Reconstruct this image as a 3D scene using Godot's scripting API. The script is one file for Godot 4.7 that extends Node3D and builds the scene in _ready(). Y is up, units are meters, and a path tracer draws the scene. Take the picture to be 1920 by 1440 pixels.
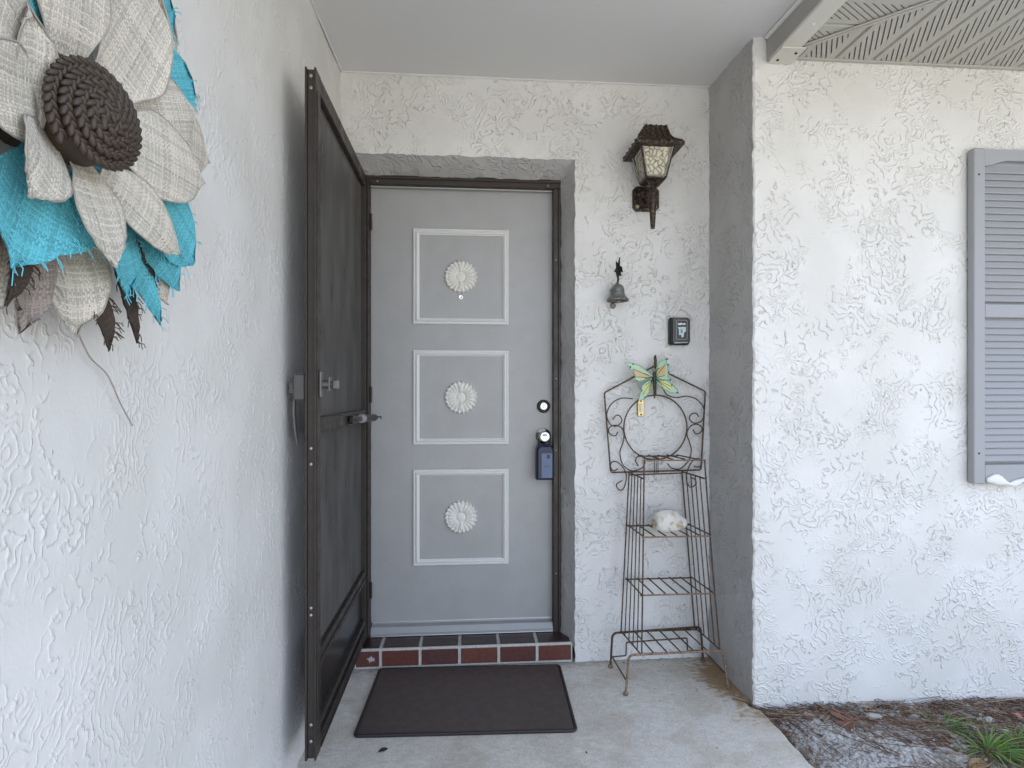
extends Node3D
# A stuccoed house entry: grey door with an open screen door, lantern, wire plant stand, burlap wreath.

var rng := RandomNumberGenerator.new()
var M := {}
var house: Node3D

# ---------------------------------------------------------------- mesh builder
class MB:
	var v := PackedVector3Array()
	var n := PackedVector3Array()
	var uv := PackedVector2Array()
	var col := PackedColorArray()
	var idx := PackedInt32Array()
	var use_col := false
	var c := Color(1, 1, 1)

	func vert(p: Vector3, nn: Vector3, t := Vector2.ZERO) -> int:
		v.append(p)
		n.append(nn)
		uv.append(t)
		col.append(c)
		return v.size() - 1

	# triangle whose front looks along its normals
	func tri_i(a: int, b: int, d: int) -> void:
		var g := (v[b] - v[a]).cross(v[d] - v[a])
		if g.dot(n[a] + n[b] + n[d]) > 0.0:
			idx.append_array([a, d, b])
		else:
			idx.append_array([a, b, d])

	func quad_i(a: int, b: int, d: int, e: int) -> void:
		tri_i(a, b, d)
		tri_i(a, d, e)

	func quad(a: Vector3, b: Vector3, d: Vector3, e: Vector3, out: Vector3, ua := Vector2.ZERO, ub := Vector2.ZERO, ud := Vector2.ZERO, ue := Vector2.ZERO) -> void:
		var nn := (b - a).cross(d - a)
		if nn.length_squared() < 1e-16:
			nn = (d - a).cross(e - a)
		nn = nn.normalized()
		if nn.dot(out) < 0.0:
			nn = -nn
		quad_i(vert(a, nn, ua), vert(b, nn, ub), vert(d, nn, ud), vert(e, nn, ue))

	func tri(a: Vector3, b: Vector3, d: Vector3, out: Vector3) -> void:
		var nn := (b - a).cross(d - a).normalized()
		if nn.dot(out) < 0.0:
			nn = -nn
		tri_i(vert(a, nn), vert(b, nn), vert(d, nn))

	# chamfered box from corner lo to corner hi
	func box(lo: Vector3, hi: Vector3, ch := 0.0, xf := Transform3D()) -> void:
		var mid := (lo + hi) * 0.5
		var h := (hi - lo) * 0.5
		ch = minf(ch, minf(h.x, minf(h.y, h.z)) * 0.9)
		var o := xf * mid
		var P := func(sx: float, sy: float, sz: float, ax: int) -> Vector3:
			var q := Vector3(sx * h.x, sy * h.y, sz * h.z)
			if ax != 0: q.x -= sx * ch
			if ax != 1: q.y -= sy * ch
			if ax != 2: q.z -= sz * ch
			return xf * (mid + q)
		for s: float in [-1.0, 1.0]:
			quad(P.call(s, -1.0, -1.0, 0), P.call(s, 1.0, -1.0, 0), P.call(s, 1.0, 1.0, 0), P.call(s, -1.0, 1.0, 0), xf.basis * Vector3(s, 0, 0))
			quad(P.call(-1.0, s, -1.0, 1), P.call(1.0, s, -1.0, 1), P.call(1.0, s, 1.0, 1), P.call(-1.0, s, 1.0, 1), xf.basis * Vector3(0, s, 0))
			quad(P.call(-1.0, -1.0, s, 2), P.call(1.0, -1.0, s, 2), P.call(1.0, 1.0, s, 2), P.call(-1.0, 1.0, s, 2), xf.basis * Vector3(0, 0, s))
		if ch <= 0.0:
			return
		for s: float in [-1.0, 1.0]:
			for t in [-1.0, 1.0]:
				quad(P.call(s, t, -1.0, 0), P.call(s, t, 1.0, 0), P.call(s, t, 1.0, 1), P.call(s, t, -1.0, 1), xf.basis * Vector3(s, t, 0))
				quad(P.call(s, -1.0, t, 0), P.call(s, 1.0, t, 0), P.call(s, 1.0, t, 2), P.call(s, -1.0, t, 2), xf.basis * Vector3(s, 0, t))
				quad(P.call(-1.0, s, t, 1), P.call(1.0, s, t, 1), P.call(1.0, s, t, 2), P.call(-1.0, s, t, 2), xf.basis * Vector3(0, s, t))
				for w in [-1.0, 1.0]:
					tri(P.call(s, t, w, 0), P.call(s, t, w, 1), P.call(s, t, w, 2), xf.basis * Vector3(s, t, w))

	# round wire through points; r may be one radius or an array
	func tube(pts: Array, r, sides := 8, caps := true) -> void:
		var k := pts.size()
		var up := Vector3(0.123, 0.91, 0.37)
		var rows := []
		var along := 0.0
		var prev_n := Vector3.ZERO
		for i in k:
			var p: Vector3 = pts[i]
			var a: Vector3 = pts[maxi(i - 1, 0)]
			var b: Vector3 = pts[mini(i + 1, k - 1)]
			var t := (b - a).normalized()
			var nx: Vector3
			if i == 0:
				nx = up.cross(t)
				if nx.length() < 0.1:
					nx = Vector3(1, 0, 0).cross(t)
			else:
				nx = prev_n - t * prev_n.dot(t)
				along += p.distance_to(pts[i - 1])
			nx = nx.normalized()
			prev_n = nx
			var ny := t.cross(nx)
			var rr: float = r[i] if r is Array else r
			var row := []
			for s in sides + 1:
				var an := TAU * s / sides
				var d := nx * cos(an) + ny * sin(an)
				row.append(vert(p + d * rr, d, Vector2(float(s) / sides, along)))
			rows.append(row)
		for i in k - 1:
			for s in sides:
				quad_i(rows[i][s], rows[i][s + 1], rows[i + 1][s + 1], rows[i + 1][s])
		if caps:
			for e in [0, k - 1]:
				var p: Vector3 = pts[e]
				var t: Vector3 = (pts[0] - pts[1]) if e == 0 else (pts[k - 1] - pts[k - 2])
				t = t.normalized()
				var m := vert(p, t)
				for s in sides:
					var a2 := vert(v[rows[e][s]], t)
					var b2 := vert(v[rows[e][s + 1]], t)
					tri_i(m, a2, b2)

	# lathe of (radius, height) points round the y axis of xf
	func lathe(prof: Array, sides := 24, xf := Transform3D(), sharp := false) -> void:
		var k := prof.size()
		for i in k - 1:
			var a: Vector2 = prof[i]
			var b: Vector2 = prof[i + 1]
			var na := _pn(prof, i, sharp)
			var nb := _pn(prof, i + 1, sharp)
			if sharp:
				var d := (b - a).normalized()
				na = Vector2(d.y, -d.x)
				nb = na
			var r0 := []
			var r1 := []
			for s in sides + 1:
				var an := TAU * s / sides
				var e := Vector3(cos(an), 0, sin(an))
				r0.append(vert(xf * (e * a.x + Vector3(0, a.y, 0)), xf.basis * (e * na.x + Vector3(0, na.y, 0)), Vector2(float(s) / sides, a.y)))
				r1.append(vert(xf * (e * b.x + Vector3(0, b.y, 0)), xf.basis * (e * nb.x + Vector3(0, nb.y, 0)), Vector2(float(s) / sides, b.y)))
			for s in sides:
				quad_i(r0[s], r0[s + 1], r1[s + 1], r1[s])

	func _pn(prof: Array, i: int, _s: bool) -> Vector2:
		var d := Vector2.ZERO
		if i > 0:
			d += ((prof[i] as Vector2) - (prof[i - 1] as Vector2)).normalized()
		if i < prof.size() - 1:
			d += ((prof[i + 1] as Vector2) - (prof[i] as Vector2)).normalized()
		d = d.normalized()
		return Vector2(d.y, -d.x)

	func ellipsoid(xf: Transform3D, su := 8, sv := 5) -> void:
		var inv := xf.basis.inverse().transposed()
		var rows := []
		for j in sv + 1:
			var la := PI * j / sv
			var row := []
			for i in su + 1:
				var lo := TAU * i / su
				var e := Vector3(sin(la) * cos(lo), cos(la), sin(la) * sin(lo))
				row.append(vert(xf * e, (inv * e).normalized()))
			rows.append(row)
		for j in sv:
			for i in su:
				quad_i(rows[j][i], rows[j][i + 1], rows[j + 1][i + 1], rows[j + 1][i])

	# flat outline (counter-clockwise or not) in the xy plane of xf, thickness th along +z
	func plate(outline: PackedVector2Array, th: float, xf := Transform3D()) -> void:
		var t := Geometry2D.triangulate_polygon(outline)
		for side in [0.0, 1.0]:
			var nn := xf.basis.z * (1.0 if side > 0.5 else -1.0)
			var at := v.size()
			for p in outline:
				vert(xf * Vector3(p.x, p.y, th * side), nn, p)
			for k in range(0, t.size(), 3):
				tri_i(at + t[k], at + t[k + 1], at + t[k + 2])
		var area := 0.0
		for i in outline.size():
			var p := outline[i]
			var q := outline[(i + 1) % outline.size()]
			area += p.x * q.y - q.x * p.y
		for i in outline.size():
			var p := outline[i]
			var q := outline[(i + 1) % outline.size()]
			var d := (q - p).normalized()
			var o := Vector2(d.y, -d.x) * (1.0 if area > 0.0 else -1.0)
			quad(xf * Vector3(p.x, p.y, 0), xf * Vector3(q.x, q.y, 0), xf * Vector3(q.x, q.y, th), xf * Vector3(p.x, p.y, th), xf.basis * Vector3(o.x, o.y, 0))

	func smooth_normals() -> void:
		var acc := {}
		for k in range(0, idx.size(), 3):
			var g := -(v[idx[k + 1]] - v[idx[k]]).cross(v[idx[k + 2]] - v[idx[k]])
			for e in 3:
				var key := v[idx[k + e]].snapped(Vector3.ONE * 1e-5)
				acc[key] = acc.get(key, Vector3.ZERO) + g
		for i in v.size():
			var g2: Vector3 = acc.get(v[i].snapped(Vector3.ONE * 1e-5), n[i])
			if g2.length_squared() > 0.0:
				n[i] = g2.normalized()

	func mesh() -> ArrayMesh:
		var a := []
		a.resize(Mesh.ARRAY_MAX)
		a[Mesh.ARRAY_VERTEX] = v
		a[Mesh.ARRAY_NORMAL] = n
		a[Mesh.ARRAY_TEX_UV] = uv
		if use_col:
			a[Mesh.ARRAY_COLOR] = col
		a[Mesh.ARRAY_INDEX] = idx
		var m := ArrayMesh.new()
		m.add_surface_from_arrays(Mesh.PRIMITIVE_TRIANGLES, a)
		return m

# ---------------------------------------------------------------- node helpers
func obj(called: String, b, m: Material, parent: Node = self) -> MeshInstance3D:
	var o := MeshInstance3D.new()
	o.name = called
	o.mesh = b.mesh() if b is MB else b
	o.material_override = m
	parent.add_child(o, true)
	return o

func thing(called: String, label: String, category: String, at := Vector3.ZERO, group := "") -> Node3D:
	var o := Node3D.new()
	o.name = called
	add_child(o, true)
	o.position = at
	tag(o, label, category, group)
	return o

func tag(o: Node, label: String, category: String, group := "") -> void:
	o.set_meta("label", label)
	if category != "":
		o.set_meta("category", category)
	if group != "":
		o.set_meta("group", group)

func lin(r: float, g: float, b: float, a := 1.0) -> Color:
	var c := Color(r, g, b).linear_to_srgb()
	c.a = a
	return c

func pm(col: Color, rough := 0.6, metal := 0.0) -> StandardMaterial3D:
	var m := StandardMaterial3D.new()
	m.albedo_color = col
	m.roughness = rough
	m.metallic = metal
	return m

func noise(freq: float, seed_: int, oct := 3, type := FastNoiseLite.TYPE_SIMPLEX_SMOOTH) -> FastNoiseLite:
	var f := FastNoiseLite.new()
	f.noise_type = type
	f.seed = seed_
	f.frequency = freq
	f.fractal_octaves = oct
	f.fractal_type = FastNoiseLite.FRACTAL_FBM if oct > 1 else FastNoiseLite.FRACTAL_NONE
	return f

func ntex(freq: float, seed_: int, a: Color, b: Color, size := 512, oct := 4, pos := [0.0, 1.0]) -> NoiseTexture2D:
	var t := NoiseTexture2D.new()
	t.width = size
	t.height = size
	t.seamless = true
	t.noise = noise(freq, seed_, oct)
	var g := Gradient.new()
	g.set_color(0, a)
	g.set_color(1, b)
	g.set_offset(0, pos[0])
	g.set_offset(1, pos[1])
	t.color_ramp = g
	return t

func tri_map(m: StandardMaterial3D, scale: float) -> void:
	m.uv1_triplanar = true
	m.uv1_world_triplanar = true
	m.uv1_scale = Vector3.ONE * scale

func float_tex(data: PackedFloat32Array, w: int, h: int) -> ImageTexture:
	return ImageTexture.create_from_image(Image.create_from_data(w, h, false, Image.FORMAT_RF, data.to_byte_array()))

func rgb_tex(data: PackedByteArray, w: int, h: int) -> ImageTexture:
	return ImageTexture.create_from_image(Image.create_from_data(w, h, false, Image.FORMAT_RGB8, data))

# ---------------------------------------------------------------- materials
const SM := 2.6   # metres covered by the stucco height map
const SN := 1536

var sth := PackedFloat32Array()

func stucco_at(u: float, v: float) -> float:
	# bilinear look-up in the plaster map
	var x := fposmod(u, 1.0) * SN - 0.5
	var y := fposmod(v, 1.0) * SN - 0.5
	var x0 := clampi(int(floorf(x)), 0, SN - 2)
	var y0 := clampi(int(floorf(y)), 0, SN - 2)
	var fx := x - x0
	var fy := y - y0
	var i := y0 * SN + x0
	return lerpf(lerpf(sth[i], sth[i + 1], fx), lerpf(sth[i + SN], sth[i + SN + 1], fx), fy)

func stucco_height() -> ImageTexture:
	# skip-trowelled plaster: torn one-sided edges along wandering lines, broken into clusters
	var n1 := noise(2.6, 11, 2)
	var n1w := noise(18.0, 12, 3)
	var n2 := noise(11.0, 21, 2)
	var m1 := noise(3.2, 31, 2)
	var m2 := noise(4.2, 41, 2)
	var n3 := noise(110.0, 61, 2)
	var m3 := noise(9.0, 51, 2)
	var d := PackedFloat32Array()
	d.resize(SN * SN)
	var k := SM / SN
	var i := 0
	for y in SN:
		var py := y * k
		for x in SN:
			var px := x * k
			var w := n1w.get_noise_2d(px, py)
			var a := n1.get_noise_2d(px * 1.3, py) * 5.0 + w * 0.95
			var f := a - floorf(a)
			f = 1.0 - f / 0.03 if f < 0.03 else (f - 0.03) / 0.97
			f *= f * f
			f *= f
			f *= f
			var q1 := clampf((m1.get_noise_2d(px, py) + 0.36) * 2.6, 0.0, 1.0)
			var brk := m3.get_noise_2d(px, py)
			var h := f * q1 * clampf((brk + 0.24) * 4.0, 0.0, 1.0) * 0.75
			var b := n2.get_noise_2d(px + w * 0.012, py) * 3.0 + w * 0.8
			var g := b - floorf(b)
			g = 1.0 - g / 0.06 if g < 0.06 else (g - 0.06) / 0.94
			g *= g
			g *= g * g
			var q2 := clampf((m2.get_noise_2d(px, py) + 0.14) * 3.2, 0.0, 1.0)
			h += g * q2 * clampf((0.30 - brk) * 3.5, 0.0, 1.0) * 0.55
			h += n3.get_noise_2d(px, py) * 0.03 + 0.03
			d[i] = clampf(h, 0.0, 1.0)
			i += 1
	sth = d
	return float_tex(d, SN, SN)

func concrete_colour() -> ImageTexture:
	# X -0.6..1.8, Z -0.3..2.1; trowel mottling, rust run by the stand's foot, dark specks, pale plaster drips
	var s := 1024
	var k := 2.4 / s
	var na := noise(2.2, 81, 4)
	var nb := noise(20.0, 82, 3)
	var nc := noise(95.0, 83, 2)
	var base := lin(0.60, 0.55, 0.485)
	var cool := lin(0.66, 0.62, 0.57)
	var rust := lin(0.27, 0.16, 0.075)
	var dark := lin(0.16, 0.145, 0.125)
	var d := PackedByteArray()
	d.resize(s * s * 3)
	var i := 0
	for y in s:
		var Z := -0.3 + y * k
		for x in s:
			var X := -0.6 + x * k
			var a := na.get_noise_2d(X, Z)
			var b := nb.get_noise_2d(X, Z * 1.8)
			var f := nc.get_noise_2d(X, Z)
			var c := base.lerp(cool, clampf(0.5 + a * 1.3 + b * 0.5, 0.0, 1.0))
			# rust stains with ragged outlines along the return wall
			var r := 0.17 - (1.06 - X) + 0.12 * a + 0.10 * b - 0.25 * absf(Z - 0.2)
			c = c.lerp(rust, clampf(r * 9.0, 0.0, 0.85) * smoothstep(0.6, 0.45, Z))
			var st := 0.05 - Z + 0.05 * b + 0.04 * a  # darker band with an uneven edge along the foot of the back wall
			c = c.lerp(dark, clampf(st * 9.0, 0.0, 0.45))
			var o := nb.get_noise_2d(X * 0.23 + 5.0, Z * 0.23) + 0.3 * b
			c = c.lerp(lin(0.36, 0.29, 0.2), clampf((o - 0.16) * 2.2, 0.0, 0.22))
			var g := 1.0 + f * 0.08 + b * 0.05
			d[i] = clampi(int(c.r * g * 255.0), 0, 255)
			d[i + 1] = clampi(int(c.g * g * 255.0), 0, 255)
			d[i + 2] = clampi(int(c.b * g * 255.0), 0, 255)
			i += 3
	return rgb_tex(d, s, s)

func burlap_maps() -> Array:
	# plain weave of uneven jute threads, 24 per tile side
	var s := 384
	var nu := noise(0.02, 91, 2)
	var nv := noise(0.02, 92, 2)
	var nf := noise(0.25, 93, 2)
	var thr := 24.0
	var h := PackedFloat32Array()
	h.resize(s * s)
	var d := PackedByteArray()
	d.resize(s * s * 3)
	var i := 0
	for y in s:
		for x in s:
			var u := float(x) / s * thr + nu.get_noise_2d(x, y) * 0.35
			var w := float(y) / s * thr + nv.get_noise_2d(x, y) * 0.35
			var a := absf(sin(PI * u))
			var b := absf(sin(PI * w))
			var over := (int(floorf(u)) + int(floorf(w))) % 2 == 0
			var ha := sqrt(a) * (1.0 if over else 0.65)
			var hb := sqrt(b) * (0.65 if over else 1.0)
			var z := maxf(ha, hb)
			h[i] = z
			# thread tone: jute threads differ, and the gaps between threads are coloured darker
			var tu := 0.88 + 0.24 * nf.get_noise_2d(floorf(u) * 37.7, 11.0)
			var tw := 0.88 + 0.24 * nf.get_noise_2d(23.0, floorf(w) * 41.3 + 300.0)
			var tone := (tu if ha > hb else tw)
			if a < 0.42 and b < 0.42:
				tone *= 0.74
			tone += nf.get_noise_2d(x, y) * 0.06
			var q := clampi(int(tone * 268.0), 0, 255)
			d[i * 3] = q
			d[i * 3 + 1] = q
			d[i * 3 + 2] = q
			i += 1
	return [rgb_tex(d, s, s), float_tex(h, s, s)]

func make_materials() -> void:
	var sh := stucco_height()
	print("stucco ", Time.get_ticks_msec())
	var white := pm(lin(0.745, 0.73, 0.708), 0.42)
	white.albedo_texture = ntex(0.012, 3, Color(0.965, 0.965, 0.96), Color.WHITE, 512, 5, [0.3, 0.7])
	white.heightmap_enabled = true
	white.heightmap_texture = sh
	white.heightmap_scale = 0.55
	white.metallic_specular = 0.45
	M.white = white
	# the left wall was trowelled smoother
	var smoother := white.duplicate()
	smoother.heightmap_scale = 0.30
	M.white_smooth = smoother
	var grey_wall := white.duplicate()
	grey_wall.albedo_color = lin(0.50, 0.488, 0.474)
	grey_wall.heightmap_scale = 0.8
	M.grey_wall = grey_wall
	var ceil := pm(lin(0.72, 0.712, 0.70), 0.75)
	ceil.heightmap_enabled = true
	ceil.heightmap_texture = ntex(0.03, 5, Color.BLACK, Color.WHITE, 512, 4)
	ceil.heightmap_scale = 0.06
	tri_map(ceil, 1.2)
	M.ceil = ceil
	var conc := pm(Color.WHITE, 0.82)
	conc.albedo_texture = concrete_colour()
	conc.heightmap_enabled = true
	conc.heightmap_texture = ntex(0.12, 6, Color.BLACK, Color.WHITE, 512, 4)
	conc.heightmap_scale = 0.12
	M.conc = conc
	var walk := pm(lin(0.48, 0.47, 0.455), 0.85)
	M.walk = walk
	print("concrete ", Time.get_ticks_msec())
	# painted metal door
	var dp := pm(lin(0.385, 0.38, 0.372), 0.38)
	dp.heightmap_enabled = true
	dp.heightmap_texture = ntex(0.05, 7, Color.BLACK, Color.WHITE, 256, 3)
	dp.heightmap_scale = 0.03
	dp.albedo_texture = ntex(0.005, 17, Color(0.975, 0.975, 0.972), Color(1.0, 1.0, 1.0), 512, 5, [0.2, 0.8])
	dp.roughness_texture = ntex(0.006, 19, Color(0.85, 0.85, 0.85), Color(1, 1, 1), 256, 4)
	tri_map(dp, 2.5)
	M.door = dp
	M.mould = pm(lin(0.72, 0.715, 0.69), 0.4)
	M.rosette = pm(lin(0.74, 0.72, 0.66), 0.5)
	M.bronze = pm(lin(0.050, 0.040, 0.034), 0.4, 0.35)
	M.bronze.roughness_texture = ntex(0.02, 8, Color(0.5, 0.5, 0.5), Color(1, 1, 1), 256, 4)
	tri_map(M.bronze, 3.0)
	M.bronze.roughness = 0.62
	var scr := pm(Color.WHITE, 0.9)
	scr.albedo_texture = ntex(0.012, 9, lin(0.085, 0.080, 0.075), lin(0.135, 0.127, 0.118), 512, 3, [0.2, 0.8])
	scr.uv1_scale = Vector3(0.8, 0.4, 1)
	scr.transparency = BaseMaterial3D.TRANSPARENCY_ALPHA
	scr.albedo_color.a = 0.72
	M.screen = scr
	M.kick = pm(lin(0.020, 0.019, 0.019), 0.28, 0.2)
	M.rubber = pm(lin(0.02, 0.02, 0.02), 0.7)
	M.alu = pm(lin(0.55, 0.55, 0.55), 0.38, 0.85)
	M.alu_worn = pm(lin(0.38, 0.38, 0.375), 0.55, 0.35)
	M.alu_worn.roughness_texture = ntex(0.03, 18, Color(0.75, 0.75, 0.75), Color(1, 1, 1), 256, 4)
	tri_map(M.alu_worn, 2.0)
	M.chrome = pm(lin(0.72, 0.71, 0.70), 0.16, 1.0)
	M.dark_metal = pm(lin(0.035, 0.033, 0.031), 0.35, 0.7)
	M.rivet = pm(lin(0.42, 0.40, 0.38), 0.4, 0.9)
	M.brass = pm(lin(0.55, 0.44, 0.22), 0.3, 0.9)
	M.brass_dull = pm(lin(0.40, 0.33, 0.19), 0.42, 0.8)
	M.button = pm(lin(0.72, 0.68, 0.55), 0.3)
	# quarry tiles, each from one of a few firings
	M.tiles = []
	var tc := [[0.13, 0.045, 0.033], [0.11, 0.041, 0.033], [0.145, 0.052, 0.037], [0.10, 0.042, 0.036]]
	for k in 4:
		var t := pm(Color.WHITE, 0.3)
		var c: Array = tc[k]
		t.albedo_texture = ntex(0.03, 100 + k, lin(c[0] * 0.75, c[1] * 0.75, c[2] * 0.8), lin(c[0] * 1.2, c[1] * 1.2, c[2] * 1.2), 256, 4)
		tri_map(t, 5.0)
		M.tiles.append(t)
	var ttop := pm(Color.WHITE, 0.25)
	ttop.albedo_texture = ntex(0.03, 110, lin(0.028, 0.013, 0.013), lin(0.055, 0.022, 0.021), 256, 4)
	tri_map(ttop, 5.0)
	M.tile_top = ttop
	var gr := pm(Color.WHITE, 0.9)
	gr.albedo_texture = ntex(0.06, 111, lin(0.40, 0.38, 0.345), lin(0.62, 0.60, 0.56), 256, 4)
	tri_map(gr, 4.0)
	M.grout = gr
	# mat
	var mt := pm(Color.WHITE, 0.5)
	mt.albedo_texture = ntex(0.018, 112, lin(0.074, 0.052, 0.047), lin(0.092, 0.068, 0.062), 512, 5, [0.3, 0.9])
	mt.heightmap_enabled = true
	mt.heightmap_texture = ntex(0.3, 113, Color.BLACK, Color.WHITE, 256, 2)
	mt.heightmap_scale = 0.015
	tri_map(mt, 2.2)
	M.mat = mt
	M.mat_edge = pm(lin(0.022, 0.016, 0.016), 0.55)
	# burlap
	var bl := burlap_maps()
	for q in [["cream", [0.78, 0.715, 0.61]], ["cyan", [0.15, 0.60, 0.70]], ["brown", [0.075, 0.052, 0.038]], ["taupe", [0.36, 0.30, 0.26]]]:
		var c: Array = q[1]
		var b := pm(lin(c[0], c[1], c[2]), 0.92)
		b.albedo_texture = bl[0]
		b.heightmap_enabled = true
		b.heightmap_texture = bl[1]
		b.heightmap_scale = 0.07
		b.backlight_enabled = true
		b.backlight = lin(c[0] * 0.3, c[1] * 0.3, c[2] * 0.3)
		M[q[0]] = b
		M[q[0] + "_thread"] = pm(lin(c[0] * 0.88, c[1] * 0.88, c[2] * 0.88), 0.9)
	M.rope = pm(lin(0.042, 0.027, 0.017), 0.5)
	# lantern
	var la := pm(Color.WHITE, 0.45, 0.6)
	la.albedo_texture = ntex(0.04, 120, lin(0.030, 0.022, 0.016), lin(0.20, 0.145, 0.10), 256, 4, [0.4, 0.85])
	tri_map(la, 6.0)
	M.lantern = la
	M.lantern_edge = pm(lin(0.30, 0.29, 0.27), 0.4, 0.6)
	var gl := pm(Color(1, 1, 1, 0.93), 0.2)
	gl.transparency = BaseMaterial3D.TRANSPARENCY_ALPHA
	gl.heightmap_enabled = true
	var cell := noise(0.022, 121, 1, FastNoiseLite.TYPE_CELLULAR)
	cell.cellular_return_type = FastNoiseLite.RETURN_DISTANCE2_SUB
	var ct := NoiseTexture2D.new()
	ct.width = 512
	ct.height = 512
	ct.seamless = true
	ct.noise = cell
	gl.heightmap_texture = ct
	gl.heightmap_scale = 0.7
	# crackled glass: darker seams between clear cells
	var cc := ct.duplicate()
	var cg := Gradient.new()
	cg.set_color(0, lin(0.20, 0.175, 0.11))
	cg.set_color(1, lin(0.70, 0.655, 0.52))
	cg.set_offset(0, 0.02)
	cg.set_offset(1, 0.28)
	cc.color_ramp = cg
	gl.albedo_texture = cc
	tri_map(gl, 4.5)
	M.glass = gl
	# bell, stand, small metal
	var be := pm(Color.WHITE, 0.5, 0.55)
	be.albedo_texture = ntex(0.03, 130, lin(0.15, 0.145, 0.13), lin(0.27, 0.29, 0.28), 256, 4, [0.3, 0.75])
	tri_map(be, 7.0)
	M.bell = be
	var wi := pm(Color.WHITE, 0.62, 0.45)
	wi.albedo_texture = ntex(0.05, 131, lin(0.040, 0.030, 0.024), lin(0.25, 0.155, 0.095), 512, 4, [0.36, 0.75])
	tri_map(wi, 4.0)
	M.wire = wi
	var wr := pm(Color.WHITE, 0.72, 0.3)
	wr.albedo_texture = ntex(0.05, 132, lin(0.12, 0.08, 0.055), lin(0.42, 0.28, 0.19), 512, 4, [0.25, 0.7])
	tri_map(wr, 4.0)
	M.wire_rust = wr
	M.black_box = pm(lin(0.022, 0.022, 0.022), 0.45)
	M.black_shell = pm(lin(0.045, 0.045, 0.045), 0.3)
	M.navy = pm(lin(0.014, 0.022, 0.055), 0.38)
	M.navy_face = pm(lin(0.11, 0.15, 0.25), 0.4)
	var ro := pm(Color.WHITE, 0.75)
	ro.albedo_texture = ntex(0.007, 140, lin(0.30, 0.19, 0.075), lin(0.74, 0.71, 0.65), 512, 5, [0.15, 0.44])
	ro.heightmap_enabled = true
	ro.heightmap_texture = ntex(0.05, 141, Color.BLACK, Color.WHITE, 256, 4)
	ro.heightmap_scale = 0.12
	tri_map(ro, 6.0)
	M.rock = ro
	# soffit, beam, shutter
	M.soffit = pm(lin(0.46, 0.445, 0.40), 0.5)
	M.beam = pm(lin(0.36, 0.345, 0.32), 0.55)
	M.beam_face = pm(lin(0.62, 0.60, 0.54), 0.5)
	M.shutter = pm(lin(0.325, 0.33, 0.345), 0.5)
	M.roof = pm(lin(0.09, 0.08, 0.075), 0.9)
	M.caulk = pm(lin(0.78, 0.77, 0.74), 0.7)
	M.void = pm(lin(0.05, 0.048, 0.045), 0.95)
	M.felt = pm(lin(0.36, 0.35, 0.32), 0.95)
	# ground
	var so := pm(Color.WHITE, 0.95)
	so.albedo_texture = ntex(0.02, 150, lin(0.24, 0.215, 0.195), lin(0.58, 0.56, 0.54), 1024, 6, [0.25, 0.6])
	so.heightmap_enabled = true
	so.heightmap_texture = ntex(0.05, 151, Color.BLACK, Color.WHITE, 512, 5)
	so.heightmap_scale = 1.6
	tri_map(so, 2.4)
	M.soil = so
	var gd := pm(Color.WHITE, 0.95)
	gd.albedo_texture = ntex(0.02, 152, lin(0.22, 0.22, 0.18), lin(0.41, 0.40, 0.375), 512, 5)
	tri_map(gd, 0.4)
	M.ground = gd
	print("materials ", Time.get_ticks_msec())

# ---------------------------------------------------------------- stucco sheets
var jn := FastNoiseLite.new()

func jit(p: Vector3) -> Vector3:
	var q := p * 9.0
	var s := p * 30.0
	return p + Vector3(jn.get_noise_3d(q.x, q.y, q.z), jn.get_noise_3d(q.x + 40.0, q.y, q.z), jn.get_noise_3d(q.x, q.y + 40.0, q.z)) * 0.0028 \
		+ Vector3(jn.get_noise_3d(s.x, s.y, s.z), jn.get_noise_3d(s.x + 90.0, s.y, s.z), jn.get_noise_3d(s.x, s.y + 90.0, s.z)) * 0.0026

# bilinear patch a-b-c-d, subdivided, gently uneven; uvf turns an even position into map coordinates
func sheet(b: MB, a: Vector3, bb: Vector3, c: Vector3, d: Vector3, out: Vector3, uvf: Callable, step := 0.025) -> void:
	var nu := maxi(1, int(ceilf(maxf(a.distance_to(bb), d.distance_to(c)) / step)))
	var nv := maxi(1, int(ceilf(maxf(a.distance_to(d), bb.distance_to(c)) / step)))
	var at := b.v.size()
	for j in nv + 1:
		var t := float(j) / nv
		for i in nu + 1:
			var s := float(i) / nu
			var p := a.lerp(bb, s).lerp(d.lerp(c, s), t)
			b.vert(jit(p), out, uvf.call(p))
	for j in nv:
		for i in nu:
			var k := at + j * (nu + 1) + i
			b.quad_i(k, k + 1, k + nu + 2, k + nu + 1)

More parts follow.
